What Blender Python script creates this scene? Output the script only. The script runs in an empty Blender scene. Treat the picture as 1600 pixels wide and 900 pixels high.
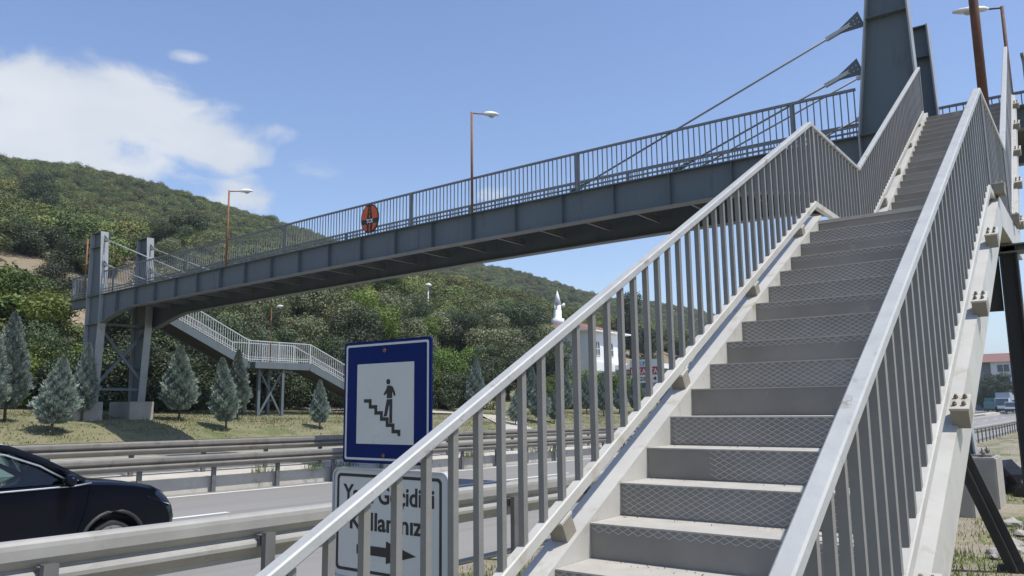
import bpy, bmesh, math, random
import numpy as np
from mathutils import Vector, Matrix

random.seed(7)
rng = np.random.default_rng(11)
S = bpy.context.scene
COL = S.collection

# ------------------------------------------------------------------ camera
YAW, PIT, ROL = math.radians(36.611), math.radians(8.578), math.radians(-0.6605)
FWD = Vector((math.cos(YAW)*math.cos(PIT), math.sin(YAW)*math.cos(PIT), math.sin(PIT)))
R0 = Vector((math.sin(YAW), -math.cos(YAW), 0))
U0 = R0.cross(FWD)
RT = R0*math.cos(ROL) + U0*math.sin(ROL)
UP = U0*math.cos(ROL) - R0*math.sin(ROL)
cd = bpy.data.cameras.new('camera')
cam = bpy.data.objects.new('camera', cd)
COL.objects.link(cam)
cam.matrix_world = Matrix(((RT.x, UP.x, -FWD.x, 0), (RT.y, UP.y, -FWD.y, 0), (RT.z, UP.z, -FWD.z, 0), (0, 0, 0, 1)))
cd.sensor_width = 36
cd.lens = 36*1236.8/1600
cd.clip_start = 0.05
cd.clip_end = 9000
S.camera = cam

# ------------------------------------------------------------------ light, sky, exposure
SUN = Vector((0.075, -0.47, 1.0)).normalized()
W = bpy.data.worlds.new('World')
S.world = W
W.use_nodes = True


def sky_world():
    nt = W.node_tree
    N, L = nt.nodes, nt.links
    N.clear()
    out = N.new('ShaderNodeOutputWorld')
    bg = N.new('ShaderNodeBackground')
    sky = N.new('ShaderNodeTexSky')
    sky.sky_type = 'NISHITA'
    sky.sun_disc = False
    sky.sun_elevation = math.asin(SUN.z)
    sky.sun_rotation = math.atan2(SUN.x, SUN.y)
    sky.air_density = 1.0
    sky.dust_density = 0.6
    sky.ozone_density = 1.6
    bg.inputs[1].default_value = 0.13
    tc = N.new('ShaderNodeTexCoord')
    # clouds: a bank of cumulus low over the hill plus a few wisps, each a lump at its own bearing
    lumps = [(-0.53, 0.222, 0.135, 0.060, 1.3), (-0.60, 0.252, 0.09, 0.045, 1.2), (-0.575, 0.175, 0.17, 0.070, 1.15), (-0.40, 0.19, 0.075, 0.042, 1.15), (-0.365, 0.172, 0.05, 0.032, 1.1), (-0.455, 0.215, 0.08, 0.045, 1.15), (-0.50, 0.15, 0.09, 0.05, 0.55), (-0.335, 0.12, 0.055, 0.034, .72),
             (-0.245, 0.152, 0.046, 0.018, 0.48), (-0.41, 0.292, 0.036, 0.011, 0.42), (-0.31, 0.198, 0.045, 0.02, 0.42),
             (-0.02, 0.118, 0.03, 0.014, 0.42), (-0.9, 0.25, 0.16, 0.12, 1.0), (-1.2, 0.2, 0.2, 0.1, 0.8), (1.3, 0.5, .2, .06, .5)]
    def dot(v):
        n = N.new('ShaderNodeVectorMath'); n.operation = 'DOT_PRODUCT'
        L.new(tc.outputs['Generated'], n.inputs[0]); n.inputs[1].default_value = v
        return n.outputs['Value']
    def m(op, a, b=None, c=None, clamp=False):
        n = N.new('ShaderNodeMath'); n.operation = op; n.use_clamp = clamp
        for i, x in enumerate((a, b, c)):
            if x is None: continue
            if isinstance(x, (int, float)): n.inputs[i].default_value = x
            else: L.new(x, n.inputs[i])
        return n.outputs[0]
    total = None
    for a, b, ra, rb, s in lumps:
        c = (FWD + RT*a + UP*b).normalized()
        e1 = Vector((c.y, -c.x, 0)).normalized()
        e2 = e1.cross(c)
        k = 1/math.sqrt(1+a*a+b*b)
        d = m('MAXIMUM', dot(c), 0.05)
        u = m('DIVIDE', dot(e1), d)
        v = m('DIVIDE', dot(e2), d)
        u = m('MULTIPLY', u, 1/(ra*k)); v = m('MULTIPLY', v, 1/(rb*k))
        q = m('ADD', m('MULTIPLY', u, u), m('MULTIPLY', v, v))
        g = m('MULTIPLY', m('EXPONENT', m('MULTIPLY', q, -1.0)), s)
        total = g if total is None else m('MAXIMUM', total, g)
    nz = N.new('ShaderNodeTexNoise'); nz.inputs['Scale'].default_value = 10; nz.inputs['Detail'].default_value = 9
    nz.inputs['Roughness'].default_value = .6; nz.inputs['Distortion'].default_value = .35
    mp = N.new('ShaderNodeMapping'); mp.inputs['Scale'].default_value = (1, 1, 1.9)
    L.new(tc.outputs['Generated'], mp.inputs[0]); L.new(mp.outputs[0], nz.inputs['Vector'])
    nz2 = N.new('ShaderNodeTexNoise'); nz2.inputs['Scale'].default_value = 5.0; nz2.inputs['Detail'].default_value = 6
    L.new(mp.outputs[0], nz2.inputs['Vector'])
    x = m('ADD', total, m('MULTIPLY', m('SUBTRACT', nz.outputs['Fac'], 0.51), 1.9))
    x = m('MULTIPLY', x, m('MINIMUM', m('MULTIPLY', total, 4.0), 1.0))
    mr = N.new('ShaderNodeMapRange'); mr.interpolation_type = 'SMOOTHSTEP'
    mr.inputs[1].default_value = 0.24; mr.inputs[2].default_value = 0.86; mr.inputs[3].default_value = 0; mr.inputs[4].default_value = .93
    L.new(x, mr.inputs[0])
    cr = N.new('ShaderNodeMapRange'); cr.inputs[1].default_value = .35; cr.inputs[2].default_value = .65
    L.new(nz2.outputs['Fac'], cr.inputs[0])
    cc = N.new('ShaderNodeMix'); cc.data_type = 'RGBA'
    cc.inputs['A'].default_value = (4.4, 4.75, 5.2, 1); cc.inputs['B'].default_value = (5.6, 5.85, 6.1, 1)
    L.new(cr.outputs[0], cc.inputs['Factor'])
    mx = N.new('ShaderNodeMix'); mx.data_type = 'RGBA'
    hs = N.new('ShaderNodeHueSaturation'); hs.inputs['Saturation'].default_value = 1.08; hs.inputs['Hue'].default_value = .508; hs.inputs['Value'].default_value = 1.25
    L.new(sky.outputs[0], hs.inputs['Color'])
    L.new(mr.outputs[0], mx.inputs['Factor']); L.new(hs.outputs[0], mx.inputs['A']); L.new(cc.outputs['Result'], mx.inputs['B'])
    L.new(mx.outputs['Result'], bg.inputs[0]); L.new(bg.outputs[0], out.inputs[0])


sky_world()
sd = bpy.data.lights.new('sun', 'SUN')
sd.energy = 4.6
sd.angle = math.radians(0.5)
sd.color = (1.0, 0.96, 0.89)
sun = bpy.data.objects.new('sun', sd)
COL.objects.link(sun)
sun.rotation_mode = 'QUATERNION'
sun.rotation_quaternion = SUN.to_track_quat('Z', 'Y')
S.view_settings.view_transform = 'Standard'
S.view_settings.look = 'None'
S.view_settings.exposure = 0.2
S.view_settings.gamma = 1.0
S.render.engine = 'CYCLES'
S.cycles.use_denoising = True
S.cycles.max_bounces = 6
S.cycles.transparent_max_bounces = 12


# ------------------------------------------------------------------ materials
def mat(name, c1, c2=None, scale=6.0, rough=.6, metal=0.0, detail=6, bump=0.0, bscale=40.0, spots=None, sscale=3.0, sth=(.6, .72), objvar=0.0, coord='Object', stretch=None, attr=False, trans=0.0, spec=None):
    M = bpy.data.materials.new(name); M.use_nodes = True
    nt = M.node_tree; N, L = nt.nodes, nt.links
    b = N['Principled BSDF']
    b.inputs['Roughness'].default_value = rough; b.inputs['Metallic'].default_value = metal
    if spec is not None: b.inputs['Specular IOR Level'].default_value = spec
    tc = N.new('ShaderNodeTexCoord'); vec = tc.outputs[coord]
    if coord == 'World':
        pass
    if stretch:
        mp = N.new('ShaderNodeMapping'); mp.inputs['Scale'].default_value = stretch
        L.new(vec, mp.inputs[0]); vec = mp.outputs[0]
    nz = N.new('ShaderNodeTexNoise'); nz.inputs['Scale'].default_value = scale; nz.inputs['Detail'].default_value = detail
    nz.inputs['Roughness'].default_value = .6
    L.new(vec, nz.inputs['Vector'])
    c2 = c2 or tuple(x*.8 for x in c1)
    mr = N.new('ShaderNodeMapRange'); mr.inputs[1].default_value = .32; mr.inputs[2].default_value = .68
    L.new(nz.outputs['Fac'], mr.inputs[0])
    mx = N.new('ShaderNodeMix'); mx.data_type = 'RGBA'
    mx.inputs['A'].default_value = (*c1, 1); mx.inputs['B'].default_value = (*c2, 1)
    L.new(mr.outputs[0], mx.inputs['Factor'])
    colr = mx.outputs['Result']
    if spots:
        n2 = N.new('ShaderNodeTexNoise'); n2.inputs['Scale'].default_value = sscale; n2.inputs['Detail'].default_value = 8
        n2.inputs['Roughness'].default_value = .65
        L.new(vec, n2.inputs['Vector'])
        m2 = N.new('ShaderNodeMapRange'); m2.inputs[1].default_value = sth[0]; m2.inputs[2].default_value = sth[1]
        L.new(n2.outputs['Fac'], m2.inputs[0])
        x2 = N.new('ShaderNodeMix'); x2.data_type = 'RGBA'; x2.inputs['B'].default_value = (*spots, 1)
        L.new(m2.outputs[0], x2.inputs['Factor']); L.new(colr, x2.inputs['A']); colr = x2.outputs['Result']
    if objvar or attr:
        hs = N.new('ShaderNodeHueSaturation')
        L.new(colr, hs.inputs['Color'])
        if attr:
            at = N.new('ShaderNodeAttribute'); at.attribute_name = 'tone'
            L.new(at.outputs['Fac'], hs.inputs['Value'])
        if objvar:
            oi = N.new('ShaderNodeObjectInfo')
            vm = N.new('ShaderNodeMapRange'); vm.inputs[3].default_value = .74; vm.inputs[4].default_value = 1.26
            wn = N.new('ShaderNodeTexWhiteNoise'); wn.noise_dimensions = '1D'; L.new(oi.outputs['Random'], wn.inputs['W']); L.new(wn.outputs['Value'], vm.inputs[0])
            mu = N.new('ShaderNodeMath'); mu.operation = 'MULTIPLY'; L.new(vm.outputs[0], mu.inputs[0]); mu.inputs[1].default_value = 1.0
            if attr: L.new(at.outputs['Fac'], mu.inputs[1])
            L.new(mu.outputs[0], hs.inputs['Value'])
            r = N.new('ShaderNodeMapRange'); r.inputs[3].default_value = .5-objvar*.12; r.inputs[4].default_value = .5+objvar*.12
            L.new(oi.outputs['Random'], r.inputs[0]); L.new(r.outputs[0], hs.inputs['Hue'])
        colr = hs.outputs['Color']
    L.new(colr, b.inputs['Base Color'])
    if bump:
        nb = N.new('ShaderNodeTexNoise'); nb.inputs['Scale'].default_value = bscale; nb.inputs['Detail'].default_value = 5
        L.new(vec, nb.inputs['Vector'])
        bp = N.new('ShaderNodeBump'); bp.inputs['Strength'].default_value = bump; bp.inputs['Distance'].default_value = .02
        L.new(nb.outputs['Fac'], bp.inputs['Height']); L.new(bp.outputs[0], b.inputs['Normal'])
    if trans:
        tb = N.new('ShaderNodeBsdfTranslucent'); L.new(colr, tb.inputs[0])
        ms = N.new('ShaderNodeMixShader'); ms.inputs[0].default_value = trans
        L.new(b.outputs[0], ms.inputs[1]); L.new(tb.outputs[0], ms.inputs[2])
        L.new(ms.outputs[0], N['Material Output'].inputs[0])
    return M


M = {}
M['rail'] = mat('grey_rail_paint', (.35, .355, .345), (.41, .415, .40), 9, .5, bump=.06, bscale=60, spots=(.235, .215, .185), sscale=11, sth=(.60, .70))
M['bar'] = mat('grey_bar_paint', (.185, .181, .168), (.225, .22, .203), 8, .5, bump=.05, bscale=60, spots=(.22, .175, .13), sscale=8, sth=(.62, .72))
M['stringer'] = mat('pale_stringer_paint', (.42, .408, .372), (.49, .478, .436), 3.5, .5, bump=.05, bscale=30, spots=(.36, .32, .25), sscale=6, sth=(.57, .70))
M['bracket'] = mat('bracket_shade_tone', (.22, .2, .16), (.27, .245, .2), 9, .7, bump=.05, spots=(.22, .2, .16), sscale=12)  # cream brackets toned down: shade of the downhill face put into the body colour
M['tread'] = mat('dusty_tread', (.35, .335, .30), (.425, .405, .365), 8, .8, bump=.15, bscale=90, spots=(.36, .33, .29), sscale=7, sth=(.6, .72))
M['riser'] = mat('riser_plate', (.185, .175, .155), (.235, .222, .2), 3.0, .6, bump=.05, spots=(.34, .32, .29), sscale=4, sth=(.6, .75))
M['mesh'] = mat('expanded_mesh_steel', (.60, .585, .55), (.46, .45, .43), 20, .5)
M['bridge'] = mat('blue_grey_bridge_paint', (.092, .113, .125), (.11, .132, .142), 1.6, .55, bump=.04, bscale=18, spots=(.072, .085, .092), sscale=3.2, sth=(.54, .72), stretch=(1, 1, .22))
M['bridge_rail'] = mat('bridge_rail_paint', (.14, .155, .16), (.185, .19, .19), 3, .55, spots=(.20, .15, .11), sscale=6, sth=(.66, .74))
M['bridge_flange'] = mat('flange_sunlit_tone', (.27, .285, .29), (.33, .34, .34), 3, .5, spots=(.2, .2, .19), sscale=5, sth=(.6, .74))  # flanges lighter than the pylon webs: sunlight put into the colour
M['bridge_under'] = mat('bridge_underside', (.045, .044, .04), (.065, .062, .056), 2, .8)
M['galv'] = mat('light_steel', (.46, .47, .47), (.36, .37, .37), 4, .5)
M['rust'] = mat('rust_orange_pole', (.27, .125, .052), (.15, .064, .03), 5, .75, spots=(.12, .05, .03), sscale=9, sth=(.55, .7), bump=.1)
M['rustdark'] = mat('dark_rust_pole', (.13, .052, .022), (.07, .03, .018), 5, .75, spots=(.19, .085, .03), sscale=7, sth=(.55, .7), bump=.1)
M['lamp'] = mat('lamp_white', (.72, .72, .70), (.62, .62, .6), 5, .4)
M['lampglass'] = mat('lamp_lens', (.5, .5, .46), (.4, .4, .37), 5, .2)
M['bolt'] = mat('bolt_steel', (.16, .15, .14), (.25, .24, .22), 20, .5, metal=.5)
M['rustbolt'] = mat('rusty_bolt', (.22, .1, .06), (.15, .08, .05), 20, .7)
M['asphalt'] = mat('worn_asphalt', (.21, .203, .188), (.25, .243, .228), .35, .9, coord='Object', bump=.12, bscale=45, spots=(.175, .168, .156), sscale=1.3, sth=(.50, .72), stretch=(.035, 1, 1))
M['line'] = mat('road_line_paint', (.72, .72, .70), (.6, .6, .58), 3, .7, spots=(.42, .42, .41), sscale=9, sth=(.6, .7))
M['concrete'] = mat('old_concrete', (.29, .268, .232), (.36, .338, .298), 1.8, .9, bump=.25, bscale=25, spots=(.24, .22, .19), sscale=2.5, sth=(.58, .7))
M['guard'] = mat('guardrail_zinc', (.275, .268, .248), (.34, .332, .308), 2.2, .55, bump=.04, spots=(.22, .205, .18), sscale=3.4, sth=(.58, .72))
M['guard_old'] = mat('weathered_guardrail_zinc', (.17, .158, .14), (.225, .21, .185), 2.6, .6, bump=.04, spots=(.12, .105, .085), sscale=3.0, sth=(.55, .7))
M['guardpost'] = mat('guardrail_post_zinc', (.10, .10, .10), (.145, .145, .14), 4, .6)
M['signblue'] = mat('sign_blue', (.002, .014, .10), (.0025, .017, .115), 3, .5, spec=.12, spots=(.006, .022, .11), sscale=8, sth=(.7, .8))
M['signwhite'] = mat('sign_white_face', (.53, .54, .51), (.575, .585, .55), 2, .45, spots=(.38, .40, .40), sscale=6, sth=(.64, .76))
M['signback'] = mat('sign_alloy', (.4, .41, .43), (.48, .49, .5), 6, .4)
M['black'] = mat('black_print', (.012, .012, .014), (.018, .018, .02), 5, .5)
M['orange'] = mat('emblem_orange', (.62, .10, .012), (.5, .08, .012), 6, .5, spots=(.45, .11, .04), sscale=10)
M['white'] = mat('white_print', (.78, .78, .76), (.7, .7, .68), 5, .5)
M['red'] = mat('red_print', (.5, .03, .035), (.42, .025, .03), 5, .5)
M['cyan'] = mat('blue_print', (.03, .2, .42), (.04, .25, .48), 5, .5)
M['trunk'] = mat('bark', (.07, .052, .037), (.11, .085, .06), 6, .9, bump=.4, bscale=18, stretch=(1, 1, .3))
M['leaf_green'] = mat('leaf_bright_green', (.125, .175, .026), (.08, .125, .02), .5, .6, attr=True, objvar=.16, trans=.3)
M['leaf_olive'] = mat('leaf_grey_olive', (.145, .162, .078), (.10, .116, .052), .5, .6, attr=True, objvar=.10, trans=.22)
M['leaf_dark'] = mat('leaf_dark_green', (.062, .084, .034), (.040, .058, .024), .5, .6, attr=True, objvar=.12, trans=.22)
M['leaf_scrub'] = mat('leaf_scrub', (.138, .162, .038), (.094, .116, .030), .5, .7, attr=True, objvar=.28, trans=.15)
M['leaf_blue'] = mat('needle_blue_grey', (.25, .30, .26), (.19, .235, .20), 1.2, .6, attr=True, objvar=.2, trans=.15)
M['grassblade'] = mat('grass_blade', (.145, .20, .038), (.15, .17, .055), 1.5, .7, attr=True, trans=.25)
M['drygrass'] = mat('dry_grass_blade', (.205, .19, .105), (.15, .155, .065), 1.5, .7, attr=True, trans=.2)
M['roof'] = mat('red_roof_tile', (.22, .115, .09), (.17, .095, .08), 2.5, .85, spots=(.2, .13, .1), sscale=3)
M['plaster'] = mat('white_plaster', (.74, .75, .75), (.68, .69, .69), 1.2, .8)
M['plaster_blue'] = mat('pale_blue_plaster', (.50, .58, .66), (.45, .53, .62), 1.2, .8)
M['plaster_grey'] = mat('grey_plaster', (.25, .29, .34), (.22, .26, .31), 1.2, .8)
M['glassdark'] = mat('window_glass_dark', (.04, .06, .085), (.06, .085, .11), 2, .12)
M['carpaint'] = mat('navy_car_paint', (.003, .0045, .010), (.0025, .0035, .008), 2, .12, spec=.28)
M['carwhite'] = mat('white_car_paint', (.75, .76, .77), (.72, .73, .74), 2, .2)
M['carplastic'] = mat('black_car_plastic', (.018, .018, .019), (.024, .024, .025), 8, .55)
M['gap'] = mat('panel_gap', (.002, .002, .003), (.001, .001, .001), 4, 1.0, spec=0.0)
M['chrome'] = mat('satin_trim', (.62, .64, .68), (.55, .57, .6), 5, .25, metal=.85)
M['tyre'] = mat('tyre_rubber', (.015, .015, .015), (.022, .022, .022), 12, .85)
M['rim'] = mat('alloy_rim', (.45, .45, .46), (.35, .35, .36), 8, .3, metal=.8)
M['seat'] = mat('pale_seat_cloth', (.30, .30, .27), (.24, .24, .22), 6, .9)
M['headlamp'] = mat('headlamp_lens', (.45, .48, .5), (.3, .33, .35), 14, .08)
M['van_green'] = mat('truck_green', (.02, .16, .13), (.03, .19, .15), 3, .4)
M['plasticbag'] = mat('black_plastic_sheet', (.012, .012, .013), (.02, .02, .022), 5, .3, bump=.5, bscale=9)
M['stone'] = mat('pale_stone', (.36, .34, .31), (.27, .25, .23), 4, .9, bump=.3, bscale=14)
M['frame_dark'] = mat('dark_frame_paint', (.030, .032, .033), (.045, .046, .046), 3, .6, bump=.04)


def glass_mat():
    g = bpy.data.materials.new('car_window_glass'); g.use_nodes = True
    N, L = g.node_tree.nodes, g.node_tree.links
    N.clear()
    o = N.new('ShaderNodeOutputMaterial'); t = N.new('ShaderNodeBsdfTransparent'); gl = N.new('ShaderNodeBsdfGlossy')
    nz = N.new('ShaderNodeTexNoise'); nz.inputs['Scale'].default_value = 2
    cr = N.new('ShaderNodeMix'); cr.data_type = 'RGBA'
    cr.inputs['A'].default_value = (.42, .52, .47, 1); cr.inputs['B'].default_value = (.48, .58, .52, 1)
    L.new(nz.outputs['Fac'], cr.inputs['Factor']); L.new(cr.outputs['Result'], t.inputs[0])
    gl.inputs['Roughness'].default_value = .03
    fr = N.new('ShaderNodeFresnel'); fr.inputs[0].default_value = 1.6
    ms = N.new('ShaderNodeMixShader')
    L.new(fr.outputs[0], ms.inputs[0]); L.new(t.outputs[0], ms.inputs[1]); L.new(gl.outputs[0], ms.inputs[2]); L.new(ms.outputs[0], o.inputs[0])
    return g


M['carglass'] = glass_mat()


def ground_mat(name, kind):
    """soil, dry grass and green grass in patches; a gravel track where one runs"""
    g = bpy.data.materials.new(name); g.use_nodes = True
    N, L = g.node_tree.nodes, g.node_tree.links
    b = N['Principled BSDF']; b.inputs['Roughness'].default_value = .95
    tc = N.new('ShaderNodeTexCoord'); vec = tc.outputs['Object']
    def noise(sc, det=6, ro=.6):
        n = N.new('ShaderNodeTexNoise'); n.inputs['Scale'].default_value = sc; n.inputs['Detail'].default_value = det; n.inputs['Roughness'].default_value = ro
        L.new(vec, n.inputs['Vector']); return n.outputs['Fac']
    def step(f, a, c):
        r = N.new('ShaderNodeMapRange'); r.inputs[1].default_value = a; r.inputs[2].default_value = c
        L.new(f, r.inputs[0]); return r.outputs[0]
    def mix(f, A, B):
        x = N.new('ShaderNodeMix'); x.data_type = 'RGBA'
        L.new(f, x.inputs['Factor'])
        for k, v in (('A', A), ('B', B)):
            if isinstance(v, tuple): x.inputs[k].default_value = (*v, 1)
            else: L.new(v, x.inputs[k])
        return x.outputs['Result']
    if kind == 'verge':
        c = mix(noise(3.0, 8), (.225, .19, .14), (.30, .26, .205))
        c = mix(step(noise(1.1, 8), .50, .62), c, (.215, .19, .095))
        c = mix(step(noise(.8, 9, .7), .50, .60), c, (.095, .125, .032))
        c = mix(step(noise(9.0, 3), .62, .72), c, (.38, .355, .32))
    elif kind == 'bank':
        c = mix(noise(1.6, 8), (.205, .185, .11), (.155, .15, .075))
        c = mix(step(noise(.7, 9, .7), .50, .64), c, (.10, .12, .042))
        c = mix(step(noise(.45, 8, .7), .60, .70), c, (.27, .24, .185))
        c = mix(step(noise(6.0, 4), .6, .72), c, (.19, .17, .08))
    else:
        c = mix(noise(.05, 8), (.25, .185, .14), (.17, .15, .09))
        c = mix(step(noise(.022, 8, .65), .57, .66), c, (.33, .235, .165))
        c = mix(step(noise(.35, 6), .5, .7), c, (.085, .095, .035))
    L.new(c, b.inputs['Base Color'])
    bp = N.new('ShaderNodeBump'); bp.inputs['Strength'].default_value = .6; bp.inputs['Distance'].default_value = .05
    L.new(noise(14 if kind != 'hill' else 1.5, 6), bp.inputs['Height']); L.new(bp.outputs[0], b.inputs['Normal'])
    return g


M['verge'] = ground_mat('verge_soil_and_grass', 'verge')
M['bank'] = ground_mat('bank_dry_grass', 'bank')
M['hill'] = ground_mat('hill_soil', 'hill')
M['gravel'] = mat('gravel_path', (.44, .40, .34), (.36, .325, .275), 2.5, .95, bump=.4, bscale=20)


# ------------------------------------------------------------------ mesh helpers
class MB:
    def __init__(s):
        s.v, s.f, s.sm = [], [], []

    def add(s, vs, fs, smooth=False):
        o = len(s.v)
        s.v += [tuple(v) for v in vs]
        s.f += [tuple(i+o for i in f) for f in fs]
        s.sm += [smooth]*len(fs)
        return s

    def box(s, a, b):
        (x0, y0, z0), (x1, y1, z1) = a, b
        x0, x1 = min(x0, x1), max(x0, x1); y0, y1 = min(y0, y1), max(y0, y1); z0, z1 = min(z0, z1), max(z0, z1)
        return s.add([(x0, y0, z0), (x1, y0, z0), (x1, y1, z0), (x0, y1, z0), (x0, y0, z1), (x1, y0, z1), (x1, y1, z1), (x0, y1, z1)],
                     [(3, 2, 1, 0), (4, 5, 6, 7), (0, 1, 5, 4), (1, 2, 6, 5), (2, 3, 7, 6), (3, 0, 4, 7)])

    def beam(s, p, q, w, h, up=(0, 0, 1), ch=0.0):
        """bar of width w (sideways) and height h (along up) between p and q, optionally chamfered"""
        p, q, up = Vector(p), Vector(q), Vector(up)
        d = (q-p).normalized(); side = d.cross(up).normalized(); u = side.cross(d).normalized()
        if ch:
            prof = [(-w/2+ch, -h/2), (w/2-ch, -h/2), (w/2, -h/2+ch), (w/2, h/2-ch), (w/2-ch, h/2), (-w/2+ch, h/2), (-w/2, h/2-ch), (-w/2, -h/2+ch)]
        else:
            prof = [(-w/2, -h/2), (w/2, -h/2), (w/2, h/2), (-w/2, h/2)]
        return s.sweep([p, q], prof, [(side, u)]*2)

    def sweep(s, pts, prof, frames, caps=True, closed=True, smooth=False):
        n = len(prof); vs = []
        for p, (sd_, u) in zip(pts, frames):
            for a, b in prof:
                vs.append(tuple(Vector(p)+sd_*a+u*b))
        fs = []
        for i in range(len(pts)-1):
            for j in range(n if closed else n-1):
                k = (j+1) % n
                fs.append((i*n+j, i*n+k, (i+1)*n+k, (i+1)*n+j))
        if caps and closed:
            fs.append(tuple(range(n-1, -1, -1))); fs.append(tuple((len(pts)-1)*n+j for j in range(n)))
        return s.add(vs, fs, smooth)

    def tube(s, pts, r, n=8, caps=True):
        pts = [Vector(p) for p in pts]
        rs = r if isinstance(r, (list, tuple)) else [r]*len(pts)
        vs, fs = [], []
        ref = None
        for i, p in enumerate(pts):
            d = (pts[min(i+1, len(pts)-1)]-pts[max(i-1, 0)]).normalized()
            if ref is None:
                ref = Vector((0, 0, 1)) if abs(d.z) < .9 else Vector((1, 0, 0))
            a = d.cross(ref).normalized(); b = a.cross(d).normalized()
            for k in range(n):
                t = 2*math.pi*k/n
                vs.append(tuple(p+(a*math.cos(t)+b*math.sin(t))*rs[i]))
        for i in range(len(pts)-1):
            for k in range(n):
                m = (k+1) % n
                fs.append((i*n+k, i*n+m, (i+1)*n+m, (i+1)*n+k))
        o = len(s.v); s.add(vs, fs, True)
        if caps:
            s.f += [tuple(o+k for k in range(n-1, -1, -1)), tuple(o+(len(pts)-1)*n+k for k in range(n))]; s.sm += [False]*2
        return s

    def prism(s, poly, axis, a, b):
        """poly in the two other axes (cyclic order x,y,z without axis), extruded a..b along axis"""
        def mk(u, v, w):
            return {'x': (w, u, v), 'y': (u, w, v), 'z': (u, v, w)}[axis]
        n = len(poly)
        vs = [mk(u, v, a) for u, v in poly]+[mk(u, v, b) for u, v in poly]
        fs = [tuple(range(n-1, -1, -1)), tuple(range(n, 2*n))]+[(i, (i+1) % n, n+(i+1) % n, n+i) for i in range(n)]
        return s.add(vs, fs)

    def sphere(s, c, rx, ry, rz, nu=12, nv=7):
        vs, fs = [], []
        for i in range(nv+1):
            t = math.pi*i/nv
            for k in range(nu):
                p = 2*math.pi*k/nu
                vs.append((c[0]+rx*math.sin(t)*math.cos(p), c[1]+ry*math.sin(t)*math.sin(p), c[2]+rz*math.cos(t)))
        for i in range(nv):
            for k in range(nu):
                m = (k+1) % nu
                fs.append((i*nu+k, (i+1)*nu+k, (i+1)*nu+m, i*nu+m))
        return s.add(vs, fs, True)

    def mesh(s, name, m, org=(0, 0, 0), bevel=0.0):
        me = bpy.data.meshes.new(name)
        o = Vector(org)
        me.from_pydata([(v[0]-o.x, v[1]-o.y, v[2]-o.z) for v in s.v], [], s.f)
        bm = bmesh.new(); bm.from_mesh(me)
        for f, k in zip(bm.faces, s.sm): f.smooth = k
        bmesh.ops.recalc_face_normals(bm, faces=bm.faces)
        if bevel:
            bmesh.ops.bevel(bm, geom=[e for e in bm.edges if len(e.link_faces) == 2 and e.calc_face_angle(0) > .6], offset=bevel, segments=2, affect='EDGES', clamp_overlap=True)
        bm.to_mesh(me); bm.free()
        me.materials.append(m)
        return me

    def build(s, name, m, parent=None, org=None, bevel=0.0):
        if org is None: org = WORLD_ORG.get(parent.name, (0, 0, 0)) if parent else (0, 0, 0)
        o = bpy.data.objects.new(name, s.mesh(name, m, org, bevel))
        COL.objects.link(o)
        if parent: o.parent = parent; WORLD_ORG[o.name] = org
        else: o.location = org
        return o


WORLD_ORG = {}


def put(name, me, parent, loc, rot=None, scale=None):
    """another object on shared mesh data; loc is a place in the world"""
    o = bpy.data.objects.new(name, me); COL.objects.link(o)
    po = WORLD_ORG.get(parent.name, (0, 0, 0)) if parent else (0, 0, 0)
    o.location = (loc[0]-po[0], loc[1]-po[1], loc[2]-po[2])
    if rot: o.rotation_euler = rot
    if scale: o.scale = scale
    if parent: o.parent = parent
    return o


def thing(name, loc, label, cat, group=None):
    o = bpy.data.objects.new(name, None); COL.objects.link(o)
    o.location = loc; o.empty_display_size = .2
    WORLD_ORG[o.name] = tuple(loc)
    return tag(o, label, cat, group)


def tag(o, label, cat, group=None):
    o['label'] = label; o['category'] = cat
    if group: o['group'] = group
    return o


def structure(o, kind='structure'):
    o['kind'] = kind
    return o


def text(name, body, size, loc, normal_x=-1, m=None, parent=None, width=None, bold=0.0):
    """lettering standing on a plane that faces -x; loc is the left end of the base line"""
    c = bpy.data.curves.new(name, 'FONT'); c.body = body; c.size = size; c.extrude = .0015; c.offset = bold
    c.materials.append(m)
    o = bpy.data.objects.new(name, c); COL.objects.link(o)
    bpy.context.view_layer.update()
    sx = 1.0
    if width: sx = width/max(o.dimensions.x, 1e-4)
    po = WORLD_ORG.get(parent.name, (0, 0, 0))
    o.matrix_local = Matrix(((0, 0, -1, loc[0]-po[0]), (-sx, 0, 0, loc[1]-po[1]), (0, 1, 0, loc[2]-po[2]), (0, 0, 0, 1)))
    me = bpy.data.meshes.new_from_object(o.evaluated_get(bpy.context.evaluated_depsgraph_get()))
    mt = o.matrix_local.copy(); bpy.data.objects.remove(o)
    o = bpy.data.objects.new(name, me); COL.objects.link(o); o.parent = parent; o.matrix_local = mt
    return o


def lerp(a, b, t): return a+(b-a)*t


# ------------------------------------------------------------------ ground, road, bank, hill
def zr(x):            # road surface falls gently away to the right, then levels
    return -1.74-.0098*x if x < 45 else -2.181-.0098*20*(1-math.exp(-(x-45)/20.0))


def smooth(t):
    t = max(0.0, min(1.0, t)); return t*t*(3-2*t)


RIDGE = [(-400, 68), (40, 79.5), (90, 75), (130, 78.5), (188, 73.5), (240, 69), (300, 69), (413, 69), (668, 80), (1000, 80), (2200, 116), (4000, 126)]


def ridge(x): return float(np.interp(x, [p[0] for p in RIDGE], [p[1] for p in RIDGE]))


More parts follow.
